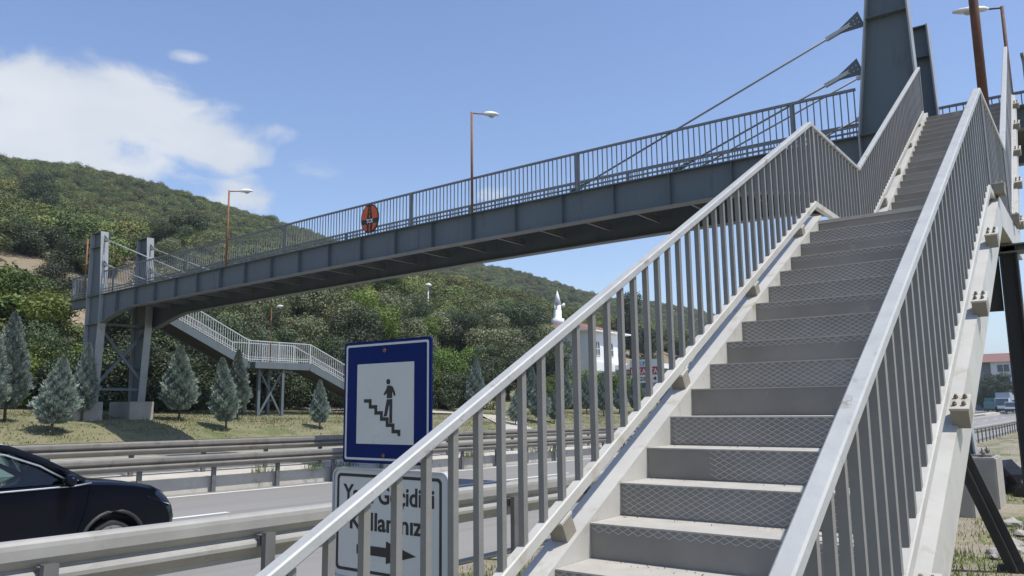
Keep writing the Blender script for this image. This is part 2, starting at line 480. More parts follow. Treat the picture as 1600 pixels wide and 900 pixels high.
def hz(x, y):
    """terrain height beyond the far carriageway"""
    base = zr(x)+.45
    k = [(25.2, .02), (26.5, .12), (28, .62), (29.5, .98), (31.5, 1.2), (34, 1.4), (37, 1.75), (41, 2.9), (46, 4.6), (54, 7.2), (62, 10), (72, 14.6), (85, 17.5), (100, 21), (150, 35), (200, 53), (235, 66), (262, 72), (300, 69), (420, 40), (900, 0)]
    f = float(np.interp(y, [p[0] for p in k], [p[1] for p in k]))
    s = lerp(1.0, ridge(x)/72.0, smooth((y-60)/120))
    w = smooth((y-48)/60)
    n = math.sin(x*.031+1.3)*math.sin(y*.043+.4)*2.2+math.sin(x*.011+y*.017)*2.5+math.sin(x*.083+y*.05)*.7
    valley = lerp(1.0, .78, smooth((x-120)/120)*smooth((y-50)/30)*(1-smooth((y-150)/80)))
    return base+f*s*valley+w*n


def sheet(name, xs, ys, zf, m):
    xs, ys = list(xs), list(ys)
    v = [(x, y, zf(x, y)) for x in xs for y in ys]
    n = len(ys)
    f = [(i*n+j, (i+1)*n+j, (i+1)*n+j+1, i*n+j+1) for i in range(len(xs)-1) for j in range(n-1)]
    me = bpy.data.meshes.new(name); me.from_pydata(v, [], f); me.materials.append(m)
    for p in me.polygons: p.use_smooth = True
    o = bpy.data.objects.new(name, me); COL.objects.link(o)
    return structure(o)


XS = list(np.arange(-60, 60, 2.0))+list(np.arange(60, 200, 5))+list(np.arange(200, 700, 20))+list(np.arange(700, 4001, 150))
Y_EDGE = 6.35          # near edge of the asphalt


def verge_z(x, y):
    t = smooth((Y_EDGE-.2-y)/2.2)
    z = zr(x)-.02+.27*t
    if -2 < x < 40 and y < 5.6: z += .025*math.sin(x*2.1+y)*math.sin(y*1.7)
    return z


sheet('ground', list(np.arange(-60, 60, 1.0))+[x for x in XS if x >= 60], list(np.arange(-400, -20, 40))+list(np.arange(-20, 6.4, .6))+[Y_EDGE], verge_z, M['verge'])
road = sheet('road', XS, [Y_EDGE, 9, 12, 15, 16.87], lambda x, y: zr(x), M['asphalt'])
kerb = MB()
for i in range(len(XS)-1):
    a, b = XS[i], XS[i+1]
    if a > 400: break
    kerb.sweep([(a, 0, zr(a)), (b, 0, zr(b))], [(16.86, -.3), (16.9, .35), (17.12, .355), (17.95, .44), (17.95, -.3)], [(Vector((0, 1, 0)), Vector((0, 0, 1)))]*2, caps=False)
M['kerb'] = mat('pale_kerb_concrete', (.40, .37, .32), (.48, .45, .395), 1.4, .9, bump=.2, bscale=20, spots=(.27, .24, .2), sscale=1.6, sth=(.56, .7))
structure(kerb.build('median_kerb', M['kerb']))
sheet('far_road', XS, [17.9, 20, 23, 25.3], lambda x, y: zr(x)+.455, M['asphalt'])
bankys = [25.25, 25.9, 26.5, 27.2, 28, 28.8, 29.5, 30.5, 31.5, 33, 34, 35.5, 37, 39, 41, 43.5, 46, 50, 54]
sheet('bank', [x for x in XS if x < 700], bankys, lambda x, y: hz(x, y)+(.05*math.sin(x*1.3)*math.sin(y*1.9) if y > 26 else 0), M['bank'])
HY = [54, 57, 60, 64, 68, 72, 78, 85, 92, 100, 112, 125, 140, 160, 180, 200, 215, 230, 245, 260, 280, 300, 350, 420, 600, 900]
HX = list(np.arange(-200, 460, 8.0))+list(np.arange(460, 1000, 30))+list(np.arange(1000, 4001, 150))
sheet('hill', HX, HY, hz, M['hill'])


def strip(name, x0, x1, y0, y1, dz=.004, step=4, parent=None, m='line', far=0.0):
    b = MB(); n = max(1, int((x1-x0)/step)); xs = [lerp(x0, x1, i/n) for i in range(n+1)]
    vs = [(x, y, zr(x)+dz+far) for x in xs for y in (y0, y1)]
    b.add(vs, [(2*i, 2*i+2, 2*i+3, 2*i+1) for i in range(n)])
    return b.build(name, M[m], parent)


strip('edge_line', -30, 200, 16.3, 16.45, parent=road)
strip('edge_line', -30, 200, 8.75, 8.9, parent=road)
dx = 2.2
for k in range(16):
    strip('lane_dash', 3.7+(k-3)*11.4, 3.7+(k-3)*11.4+5.1, 12.95, 13.1, parent=road)
fr = bpy.data.objects['far_road']
strip('edge_line', -30, 200, 18.3, 18.45, parent=fr, far=.455)
strip('edge_line', -30, 200, 24.6, 24.75, parent=fr, far=.455)
for k in range(14):
    strip('lane_dash', -10+k*9.1, -6+k*9.1, 21.3, 21.44, parent=fr, far=.455)
# gravel track coming down the bank
gp = MB(); pts = [(36, 25.6), (37.5, 28), (39, 30.5), (37.5, 33), (33, 35.2), (27, 36.3)]
vs = []
for i, (x, y) in enumerate(pts):
    d = Vector(pts[min(i+1, 5)])-Vector(pts[max(i-1, 0)]); nrm = Vector((-d.y, d.x)).normalized()
    for s_ in (-1.1, 0, 1.1):
        px, py = x+nrm.x*s_, y+nrm.y*s_
        vs.append((px, py, hz(px, py)+.09))
gp.add(vs, [(3*i+j, 3*i+3+j, 3*i+4+j, 3*i+1+j) for i in range(5) for j in range(2)])
structure(gp.build('gravel_path', M['gravel']))


# ------------------------------------------------------------------ near staircase
T1, RS1, X0, Z0 = .2975, .1573, 2.953, -.69
YL, YR = 1.98, .655
LAND_X, LAND_Z = X0+15*T1, Z0+15*RS1
T2, RS2 = .2373, .1467
UX, UZ = 10.85-5*T2, LAND_Z+RS2-.005
NU = 21
stair = thing('footbridge_staircase', (2.0, 1.3, -1.6), 'pale grey steel staircase with open bar railings climbing in two flights to the footbridge deck', 'staircase')


def yr_up(x): return YR+(x-9.2)*.030


def make_step(x, z, t, r, yl, yr, name, mesh_mode):
    b = MB()
    b.box((x, yr, z-.007), (x+t+.015, yl, z))
    st = b.build('step', M['tread'], stair, bevel=0)
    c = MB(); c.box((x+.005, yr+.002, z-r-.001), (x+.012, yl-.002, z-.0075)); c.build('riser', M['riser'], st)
    if mesh_mode:
        g = MB(); W_ = yl-yr; y0 = yr
        zt, zb = z-.0, z-r
        cw, chh = .05, .0135
        if mesh_mode == 2: zb = z-.045
        ya, yb = y0+.005, yl-.005
        if mesh_mode == 3: yb = yl-.36
        nrow = max(1, int((zt-zb)/chh)); th = .0025; xx = x+.002
        for rrow in range(nrow):
            za, zc = zt-rrow*chh, zt-(rrow+1)*chh
            ncol = int((yb-ya)/cw)
            for q in range(ncol):
                ym = ya+q*cw; off = 0 if rrow % 2 == 0 else cw/2
                p0 = (xx, ym+off, za); p1 = (xx, ym+off+cw/2, zc); p2 = (xx, ym+off+cw, za)
                for pa, pb in ((p0, p1), (p1, p2)):
                    if max(pa[1], pb[1]) > yb+.03: continue
                    d = Vector((0, pb[1]-pa[1], pb[2]-pa[2])).normalized(); nn = Vector((0, -d.z, d.y))*th/2
                    A, B_ = Vector(pa), Vector(pb)
                    e = Vector((.003, 0, 0))
                    g.add([A-nn, A+nn, B_+nn, B_-nn, A-nn+e, A+nn+e, B_+nn+e, B_-nn+e], [(0, 1, 2, 3), (0, 4, 5, 1), (3, 2, 6, 7)])
        mo = g.build('expanded_mesh', M['mesh'], st)
    return st


modes = {0: 2, 1: 2, 2: 1, 3: 3, 4: 1, 5: 0, 6: 1, 7: 2, 8: 1, 9: 2, 10: 1, 11: 1, 12: 2, 13: 2, 14: 1, 15: 0}
for i in range(-6, 15):
    make_step(X0+i*T1, Z0+i*RS1, T1, RS1, YL, YR, 'step', modes.get(i, 0))
# landing
lb = MB(); lb.box((LAND_X, YR, LAND_Z-.03), (UX+.03, YL, LAND_Z))
landing = lb.build('landing', M['tread'], stair)
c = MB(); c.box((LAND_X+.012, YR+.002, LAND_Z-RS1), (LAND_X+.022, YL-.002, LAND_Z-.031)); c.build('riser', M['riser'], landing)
for j in range(NU):
    x, z = UX+j*T2, UZ+j*RS2
    make_step(x, z, T2, RS2, YL, yr_up(x), 'step', 1 if j in (2, 4, 7, 9, 12) else 0)
TOPX, TOPZ = UX+(NU-1)*T2, UZ+(NU-1)*RS2

# stringers: box channels with a top flange; lower flight, landing edge, upper flight
sl1 = RS1/T1; sl2 = RS2/T2


def fl1(x): return Z0+(x-X0)*sl1


def fl2(x): return UZ+(x-UX)*sl2


def stringer(side, ya, yb, dz, dzu):
    """ya..yb lower-flight edges; the web is the outer face"""
    xg = -.1
    for (name, x0, x1, fz, d0, yo) in (('stringer', xg, LAND_X+.12, fl1, dz, None), ('stringer', UX-.15, TOPX+.2, fl2, dzu, yr_up if side < 0 else None)):
        b = MB()
        def Y(x, y): return y+(yo(x)-YR if yo else 0)
        h = .27
        p0, p1 = (x0, fz(x0)+d0), (x1, fz(x1)+d0)
        out = ya if side < 0 else yb; inn = yb if side < 0 else ya
        # flange
        for (yy0, yy1, zt, zb) in ((ya, yb, 0, -.014), (out-.006*side if side > 0 else out+.0, (out-.012 if side > 0 else out+.012), -.014, -h), (inn, inn+.008*side, -.014, -h*.9)):
            vs = []
            for (px, pz) in (p0, p1):
                for (y, zz) in ((yy0, zb), (yy1, zb), (yy1, zt), (yy0, zt)):
                    vs.append((px, Y(px, y), pz+zz))
            b.add(vs, [(0, 1, 2, 3), (7, 6, 5, 4), (0, 4, 5, 1), (1, 5, 6, 2), (2, 6, 7, 3), (3, 7, 4, 0)])
        b.build(name, M['stringer'], stair)
    # landing edge beam
    b = MB(); yy = (ya, yb)
    b.box((LAND_X+.13, yy[0], LAND_Z-.24), (UX-.16, yy[1], LAND_Z+.012))
    b.build('landing_edge_beam', M['stringer'], stair)


stringer(1, 1.982, 2.11, .012, .02)
stringer(-1, .556, .653, -.03, .02)


# railings
def bar_mesh(h, s=.029):
    b = MB(); b.box((-s/2, -s/2, 0), (s/2, s/2, h)); return b.mesh('baluster', M['bar'])


def make_railing(y_of, lo, la, up, hl, bx0, pitch, xstart, label):
    """lo: (x,z) bottom-rail line of the lower flight (point, slope); la: landing ends (x0,x1,z); up: (x1,z1) top end"""
    (lx, lz, ls) = lo; (ax, vx, az) = la; (tx, tz) = up
    rl = MB()
    us = (tz-az)/(tx-vx)
    def P(x, z): return Vector((x, y_of(x), z))
    path = [P(xstart, az+(xstart-ax)*ls), P(ax, az), P(vx, az), P(tx, tz)]
    hr = .042
    def polyrail(b, path, w, h, ch):
        prof = [(-w/2+ch, 0), (w/2-ch, 0), (w/2, ch), (w/2, h-ch), (w/2-ch, h), (-w/2+ch, h), (-w/2, h-ch), (-w/2, ch)]
        fr = []
        for i, p in enumerate(path):
            d = []
            if i: d.append((path[i]-path[i-1]).normalized())
            if i < len(path)-1: d.append((path[i+1]-path[i]).normalized())
            dd = sum(d, Vector()).normalized()
            side = dd.cross(Vector((0, 0, 1))).normalized(); u = side.cross(dd).normalized()
            cosv = max(.5, u.dot(side.cross(d[0]).normalized()))
            fr.append((side, u/cosv))
        b.sweep(path, prof, fr)
    polyrail(rl, [p+Vector((0, 0, hl-hr)) for p in path], .056, hr, .006)
    railing = rl.build('handrail', M['rail'], stair)
    b2 = MB(); polyrail(b2, [p+Vector((0, 0, -.060)) for p in path], .052, .058, .005)
    b2.build('bottom_rail', M['stringer'], stair)
    # uprights, one object each on shared meshes
    hb = hl-hr-.004
    m1 = bar_mesh(hb*1.0+.01)
    n0 = int((bx0-xstart)/pitch)
    x = bx0-n0*pitch
    while x < tx-.05:
        if x < ax-.02: z = az+(x-ax)*ls
        elif x < vx: z = az
        else: z = az+(x-vx)*us
        pt = min((ax, vx), key=lambda q: abs(q-x))
        put('baluster', m1, railing, (x, y_of(x), z-.008), rot=(0, 0, random.uniform(-.03, .03)))
        if x < ax: x += pitch
        elif x < vx: x += .128
        else: x += .112
    mp = MB(); mp.box((-.024, -.024, -.05), (.024, .024, hb+.01)); me = mp.mesh('post', M['bar'])
    for px, pz in ((ax+.05, az), (vx-.12, az), (tx-.03, tz)):
        put('post', me, railing, (px, y_of(px), pz))
    return path, us


pathL, usL = make_railing(lambda x: 2.035, (0, 0, .5215), (7.52, 9.38, 1.885), (14.4, 4.87), .775, 2.65, .1508, .6, 'left')
pathR, usR = make_railing(lambda x: .602 if x < 9.0 else .602+(x-9.0)*.031, (0, 0, .536), (7.10, 9.0, 1.69), (14.4, 4.84), .80, 3.045, .149, .3, 'right')

# brackets between stringer and bottom rail, each with a bolted cap plate
def bracket(x, zb, zt, y0, y1, slope, w=.085):
    """short box between flange and bottom rail, square to the slope, with a bolted cap plate"""
    t_ = Vector((1, 0, slope)).normalized(); n_ = Vector((-slope, 0, 1)).normalized()
    base = Vector((x, 0, zb)); hgt = (zt-zb)*n_.z
    def boxed(o, a, h0, h1, ya_, yb_):
        vs = [tuple(o+t_*u+n_*v+Vector((0, y, 0))) for u in (0, a) for v in (h0, h1) for y in (ya_, yb_)]
        return MB().add(vs, [(0, 1, 3, 2), (4, 6, 7, 5), (0, 4, 5, 1), (2, 3, 7, 6), (0, 2, 6, 4), (1, 5, 7, 3)])
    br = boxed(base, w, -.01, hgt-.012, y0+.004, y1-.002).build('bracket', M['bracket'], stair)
    boxed(base-t_*.006, w+.012, hgt-.0115, hgt, y0, y1).build('cap_plate', M['stringer'], br)
    for k, (u, v) in enumerate(((.24, .28), (.24, .74), (.76, .28), (.76, .74))):
        p = base+t_*(w*u)+n_*hgt+Vector((0, lerp(y0, y1, v), 0))
        bb = MB(); bb.tube([p, p+n_*.011], .010, 6); bb.tube([p+n_*.011, p+n_*.019], .006, 6)
        bb.build('bolt', M['rustbolt'] if (k == 2 and x < 3.4) else M['bolt'], br)


zbR = lambda x: 1.69+(x-7.10)*.536
zbL = lambda x: 1.885+(x-7.52)*.5215
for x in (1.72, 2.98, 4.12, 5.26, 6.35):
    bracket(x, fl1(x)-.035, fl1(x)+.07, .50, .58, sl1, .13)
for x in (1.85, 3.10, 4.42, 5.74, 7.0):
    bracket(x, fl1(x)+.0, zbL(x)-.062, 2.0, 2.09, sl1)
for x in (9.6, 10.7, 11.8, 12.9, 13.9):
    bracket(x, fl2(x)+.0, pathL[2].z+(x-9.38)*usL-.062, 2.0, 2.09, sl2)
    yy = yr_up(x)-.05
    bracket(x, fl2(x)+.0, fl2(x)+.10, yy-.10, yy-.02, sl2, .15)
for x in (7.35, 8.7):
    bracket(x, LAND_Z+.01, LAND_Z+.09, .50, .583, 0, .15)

# grit blown onto the treads
gg0 = np.random.default_rng(9); b = MB()
for i in range(0, 13):
    for k in range(34):
        y = gg0.uniform(YR+.02, YL-.02); x = X0+i*T1+T1-abs(gg0.normal())*.05-.006; z = Z0+i*RS1
        if x < X0+i*T1+.02: continue
        q = gg0.uniform(.0015, .0055); a = gg0.uniform(0, 6.28)
        b.add([(x+q*math.cos(a), y+q*math.sin(a), z), (x+q*math.cos(a+2.1), y+q*math.sin(a+2.1), z), (x+q*math.cos(a+4.2), y+q*math.sin(a+4.2), z), (x, y, z+q*1.1)], [(0, 1, 3), (1, 2, 3), (2, 0, 3), (0, 2, 1)])
structure(b.build('grit', M['trunk']), 'stuff')

# landing support: two legs, deep plate beam, outrigger and diagonal braces
sup = thing('landing_support', (8.45, 1.25, -1.6), 'dark steel trestle with two legs and crossed braces under the middle landing', 'trestle')
for y in (.60, 1.93):
    b = MB(); b.box((8.38, y-.07, zr(8)), (8.52, y-.055, LAND_Z-.26)); b.box((8.38, y+.055, zr(8)), (8.52, y+.07, LAND_Z-.26)); b.box((8.445, y-.055, zr(8)), (8.455, y+.055, LAND_Z-.26))
    b.build('leg', M['frame_dark'], sup)
b = MB(); b.box((8.44, .68, .82), (8.46, 1.85, LAND_Z-.25)); b.build('gusset_plate', M['frame_dark'], sup)
b = MB(); b.box((8.36, .30, LAND_Z-.33), (8.54, 2.2, LAND_Z-.318)); b.box((8.36, .30, LAND_Z-.262), (8.54, 2.2, LAND_Z-.25)); b.box((8.445, .30, LAND_Z-.318), (8.455, 2.2, LAND_Z-.262))
b.build('cross_beam', M['bridge_rail'], sup)
b = MB(); b.beam((8.9, .80, -1.62), (8.5, 1.62, .85), .16, .02, up=(1, 0, 0)); b.beam((8.87, .80, -1.62), (8.47, 1.62, .85), .02, .06, up=(1, 0, 0))
b.build('diagonal_brace', M['frame_dark'], sup)
b = MB(); b.prism([(.62, -1.72), (1.02, -1.72), (.98, -1.5), (.72, -1.46)], 'x', 8.86, 8.88); b.build('foot_plate', M['frame_dark'], sup)


# ------------------------------------------------------------------ footbridge
BX, FX = 14.9, 17.2                       # near and far girder planes
gy = np.array([-1, 0, 2, 4.8, 7.6, 11, 15.4, 21.1, 25.9, 31.8, 34]); gzv = np.array([4.73, 4.75, 4.77, 4.79, 4.813, 4.80, 4.765, 4.66, 4.59, 4.50, 4.455])
gc = np.polyfit(gy, gzv, 3)


def gz(y): return float(np.polyval(gc, y))


Y0D, Y1D = .55, 33.3
PN, PF = (2.14, 3.12), (30.75, 31.8)       # pylon widths along the bridge
H_FAR, H_NEAR = (28.6, 30.75, 1.1), (5.3, 3.12, 1.1)
bridge = thing('footbridge', (16, 17, 4.5), 'blue grey steel girder footbridge with pylons and stay rods spanning the whole road', 'bridge')


def depth(y):
    d = .71
    if y > 28.6: d += .42*min(1, (y-28.6)/2.15)**1.3
    if y < 5.3: d += .42*min(1, (5.3-y)/2.18)**1.3
    return d


ys = [2.14, 2.6, 3.12, 3.5, 4.0, 4.5, 5.0, 5.3, 6, 8, 10, 12, 14, 16, 18, 20, 22, 24, 26, 28, 28.6, 29, 29.5, 30, 30.4, 30.75, 31.3, 31.8]
for X in (BX, FX):
    sgn = -1 if X == BX else 1
    b = MB()
    Pp = []
    for y in ys:
        Pp.append((y, gz(y)-.022, gz(y)-depth(y)+.02))
    n = len(Pp)
    vs = []
    for (y, zt, zb) in Pp:
        vs += [(X-.006, y, zb), (X+.006, y, zb), (X+.006, y, zt), (X-.006, y, zt)]
    fs = []
    for i in range(n-1):
        for j in range(4):
            k = (j+1) % 4
            fs.append((4*i+j, 4*i+k, 4*i+4+k, 4*i+4+j))
    fs += [(3, 2, 1, 0), (4*n-4, 4*n-3, 4*n-2, 4*n-1)]
    b.add(vs, fs)
    girder = b.build('girder', M['bridge'], bridge)
    for nm, off, tk, w in (('top_flange', 0, .022, .26), ('bottom_flange', 1, .02, .26)):
        b = MB(); vs = []; yy = ys if off else [Y0D]+ys+[Y1D]
        for y in yy:
            zc = gz(y) if not off else gz(y)-depth(y)+.02
            vs += [(X-w/2, y, zc-tk), (X+w/2, y, zc-tk), (X+w/2, y, zc), (X-w/2, y, zc)]
        m_ = len(yy)
        fs = [(4*i+j, 4*i+(j+1) % 4, 4*i+4+(j+1) % 4, 4*i+4+j) for i in range(m_-1) for j in range(4)]+[(3, 2, 1, 0), (4*m_-4, 4*m_-3, 4*m_-2, 4*m_-1)]
        b.add(vs, fs); b.build(nm, M['bridge_rail'] if off else M['bridge'], girder)
    # end cantilevers beyond the pylons, shallower
    for (a, c_) in ((Y0D, 2.135), (31.805, Y1D)):
        b = MB(); b.box((X-.006, a, min(gz(a), gz(c_))-.36), (X+.006, c_, min(gz(a), gz(c_))-.03)); b.box((X-.1, a, min(gz(a), gz(c_))-.372), (X+.1, c_, min(gz(a), gz(c_))-.36))
        b.build('end_girder', M['bridge'], girder)
    # web stiffeners
    stiff = [4.22]+[5.55+1.336*k for k in range(18)]+[29.6]
    for y in stiff:
        b = MB(); zt, zb = gz(y)-.026, gz(y)-depth(y)+.024
        b.box((X+sgn*.007, y-.006, zb), (X+sgn*.115, y+.006, zt)); b.build('stiffener', M['bridge'], girder)
    # bolted splice plates
    for y in (14.35, 23.2):
        b = MB(); zt, zb = gz(y)-.09, gz(y)-depth(y)+.09
        b.box((X+sgn*.0065, y-.26, zb), (X+sgn*.018, y+.26, zt)); sp = b.build('splice_plate', M['bridge'], girder)
        bb = MB()
        for a in (-.2, -.12, .12, .2):
            for k in range(8):
                p = Vector((X+sgn*.018, y+a, lerp(zb+.04, zt-.04, k/7))); bb.tube([p, p+Vector((sgn*.014, 0, 0))], .014, 6)
        structure(bb.build('bolt_rows', M['bridge_rail'], sp), 'stuff')

# deck plate, cross beams
b = MB(); yy = list(np.linspace(Y0D, Y1D, 34)); vs = []
for y in yy:
    z = gz(y)-.05
    vs += [(BX+.135, y, z-.06), (FX-.135, y, z-.06), (FX-.135, y, z), (BX+.135, y, z)]
m_ = len(yy)
b.add(vs, [(4*i+j, 4*i+(j+1) % 4, 4*i+4+(j+1) % 4, 4*i+4+j) for i in range(m_-1) for j in range(4)]+[(3, 2, 1, 0), (4*m_-4, 4*m_-3, 4*m_-2, 4*m_-1)])
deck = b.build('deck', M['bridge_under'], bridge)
xb = MB(); xb.box((BX+.14, -.03, -.011), (FX-.14, .03, 0)); xb.box((BX+.14, -.005, 0), (FX-.14, .005, .16)); xbm = xb.mesh('cross_beam', M['bridge_rail'])
for k in range(19):
    y = 5.55+1.336*k
    put('cross_beam', xbm, deck, (0, y, gz(y)-.46))
# landing plate joining the stair to the deck
b = MB(); b.box((TOPX+T2+.02, .9, gz(1.5)-.09), (BX+.13, 2.1, gz(1.5)-.03)); b.build('threshold_plate', M['bridge_rail'], bridge)

# pylons: tapered I-section webs with flanges
def pylon(X, ya_bot, yb_bot, zbot, y0, y1, ztop, ty0, ty1, label):
    """outer edge ya.., inner edge yb..: leg from zbot to the deck, tower above"""
    prt = MB(); o = []
    zt = gz((y0+y1)/2)
    levels = [(zbot, ya_bot, yb_bot), (zt-1.13, y0, y1), (zt, y0, y1), (ztop, ty0, ty1)]
    vs = []
    for z, a, c_ in levels:
        vs += [(X-.008, a, z), (X+.008, a, z), (X+.008, c_, z), (X-.008, c_, z)]
    fs = [(4*i+j, 4*i+(j+1) % 4, 4*i+4+(j+1) % 4, 4*i+4+j) for i in range(3) for j in range(4)]+[(3, 2, 1, 0), (12, 13, 14, 15)]
    prt.add(vs, fs); py = prt.build('pylon', M['bridge'], bridge)
    for e, other in ((1, 2), (2, 1)):
        b = MB(); s = -1 if levels[1][e] < levels[1][other] else 1
        vs = []
        for L_ in levels:
            yv = L_[e]
            vs += [(X-.15, yv, L_[0]), (X+.15, yv, L_[0]), (X+.15, yv+s*.028, L_[0]), (X-.15, yv+s*.028, L_[0])]
        b.add(vs, fs); b.build('flange', M['bridge_flange'], py)
    for z, t in ((ztop-.02, 1), (lerp(zt, ztop, .76), .76), (zt+.0, 0), (zt-1.13, -1), (lerp(zbot, zt-1.13, .45), -2)):
        if t >= 0: a, c_ = lerp(y0, ty0, t), lerp(y1, ty1, t)
        elif t == -1: a, c_ = y0, y1
        else: a, c_ = lerp(ya_bot, y0, .45), lerp(yb_bot, y1, .45)
        lo, hi = min(a, c_), max(a, c_)
        b = MB(); b.box((X-.148, lo+.002, z-.008), (X-.0085, hi-.002, z+.008)); b.box((X+.0085, lo+.002, z-.008), (X+.148, hi-.002, z+.008)); b.build('stiffener', M['bridge'], py)
    return py


ztopN, ztopF = 7.62, 7.02
pys = [pylon(BX, 1.80, 2.4, -.85, 2.14, 3.12, ztopN, 2.21, 2.79, ''), pylon(FX, 2.12, 2.7, -.85, 2.14, 3.12, ztopN-.06, 2.21, 2.79, ''),
       pylon(BX, 31.7, 31.0, .40, 31.8, 30.78, ztopF, 31.75, 31.02, ''), pylon(FX-.3, 31.95, 31.25, .40, 32.05, 31.03, ztopF+.12, 32.0, 31.27, '')]
# cross bracing of the far and near pylons
for (y, z0, z1, zh) in ((31.3, 1.0, 3.3, 1.05), (2.5, -.4, 2.9, -.35)):
    for a, c_ in ((z0, z1), (z1, z0)):
        b = MB(); b.beam((BX+.16, y+(.03 if a == z0 else -.03), a), (FX-.16, y+(.03 if a == z0 else -.03), c_), .05, .12, up=(0, 0, 1)); b.build('cross_brace', M['bridge'], bridge)
    for zz in (z0-.12, z1+.12):
        b = MB(); b.beam((BX+.155, y, zz), (FX-.155, y, zz), .1, .1); b.build('strut', M['bridge'], bridge)
# stay rods with clevises
def rod(X, yt, zt_, yb, zb_, s):
    b = MB(); p, q = Vector((X, yt, zt_)), Vector((X, yb, zb_)); d = (q-p).normalized()
    b.tube([p+d*.55, q-d*.1], .021, 8); r = b.build('stay_rod', M['galv'] if s < 0 else M['bridge_rail'], bridge)
    g = MB(); nrm = d.cross(Vector((1, 0, 0))).normalized()
    a = p; vs = []
    for dx_ in (-.012, .012):
        e = Vector((dx_, 0, 0))
        vs += [tuple(a+nrm*.17+e-d*.02), tuple(a-nrm*.17+e-d*.02), tuple(a+d*.42-nrm*.035+e), tuple(a+d*.42+nrm*.035+e)]
    g.add(vs, [(0, 1, 2, 3), (7, 6, 5, 4), (0, 4, 5, 1), (1, 5, 6, 2), (2, 6, 7, 3), (3, 7, 4, 0)]); g.build('gusset', M['bridge'], r)
    bb = MB()
    for k in range(5):
        c_ = p+d*(.04+.075*k)
        for o_ in (-.045, .045):
            cc = c_+nrm*o_*(1-k*.12); bb.tube([cc-Vector((.03, 0, 0)), cc+Vector((.03, 0, 0))], .013, 6)
    structure(bb.build('bolt_rows', M['galv'], r), 'stuff')
    h = MB()
    for sx in (-.03, .03): h.beam(p+d*.2+Vector((sx, 0, 0)), p+d*.66+Vector((sx, 0, 0)), .012, .07, up=nrm)
    h.build('clevis', M['galv'], r)
    k = MB(); k.beam(q-d*.35, q+d*.02, .02, .09, up=nrm); k.build('anchor_plate', M['bridge_rail'], r)
    return r


for X in (BX, FX):
    rod(X, 2.98, 7.02, 9.34, gz(9.34)+.03, 1)
    rod(X, 3.06, 6.12, 6.82, gz(6.82)+.03, 1)
    q_ = 0 if X == BX else .25
    rod(X-q_*1.2, 31.05+q_, 6.75, 24.9, gz(24.9)+.03, -1)
    rod(X-q_*1.2, 31.0+q_, 5.75, 27.2, gz(27.2)+.03, -1)

# deck railings; the near one in single bars, the far one joined
def deck_rail(X, y0, y1, single, posts, name):
    H = .915 if X < 16 else 1.06
    N_ = max(2, int((y1-y0)/1.2)); yy = [lerp(y0, y1, i/N_) for i in range(N_+1)]
    def run(dz, w, h):
        b = MB()
        b.sweep([(X, y, gz(y)+dz) for y in yy], [(-w/2, -h), (w/2, -h), (w/2, 0), (-w/2, 0)], [(Vector((1, 0, 0)), Vector((0, 0, 1)))]*len(yy)); return b
    hrail = run(H, .05, .045).build(name, M['bridge_rail'], bridge)
    run(.205, .035, .03).build('lower_rail', M['bridge_rail'], hrail); run(.105, .035, .03).build('lower_rail', M['bridge_rail'], hrail)
    n = int((y1-y0)/.1205)
    if single:
        bm_ = MB(); bm_.box((-.0095, -.0095, 0), (.0095, .0095, H-.046)); me = bm_.mesh('baluster', M['bridge_rail'])
        for i in range(n+1):
            y = y0+.03+i*.1205
            if y < y1: put('baluster', me, hrail, (X, y, gz(y)+.002))
    else:
        b = MB()
        for i in range(n+1):
            y = y0+.03+i*.1205
            if y < y1: b.box((X-.0095, y-.0095, gz(y)+.002), (X+.0095, y+.0095, gz(y)+H-.046))
        structure(b.build('balusters', M['bridge_rail'], hrail), 'stuff')
    mp = MB(); mp.box((-.03, -.03, 0), (.03, .03, H-.046)); me = mp.mesh('post', M['bridge_rail'])
    for y in posts:
        if y0 < y < y1: put('post', me, hrail, (X, y, gz(y)+.001))
    return hrail


PO = [4.31, 9.14, 14.33, 19.6, 24.96, 29.98, 32.9]
deck_rail(BX-.06, 3.15, 30.75, True, PO, 'railing')
deck_rail(FX+.06, .6, 30.75, False, PO+[.62], 'railing')
deck_rail(BX-.06, 31.83, 33.25, True, [33.2], 'railing')
b = MB(); b.beam((BX, 33.27, gz(33.2)+.895), (FX, 33.27, gz(33.2)+.895), .045, .04)
for i in range(20):
    x = BX+.06+i*.1145; b.box((x-.009, 33.26, gz(33.2)+.0), (x+.009, 33.28, gz(33.2)+.88))
b.build('end_railing', M['bridge_rail'], bridge)
b = MB(); b.beam((BX, .58, gz(.6)+.895), (FX, .58, gz(.6)+.895), .045, .04)
for i in range(20):
    x = BX+.06+i*.1145; b.box((x-.009, .57, gz(.6)), (x+.009, .59, gz(.6)+.88))
b.build('end_railing', M['bridge_rail'], bridge)

# concrete footings
def footing(loc, a, c_, label):
    t = MB(); t.box(a, c_); o = t.build('concrete_footing', M['concrete'], None, org=loc, bevel=.02); tag(o, label, 'footing', 'concrete footings of the bridge pylons'); return o


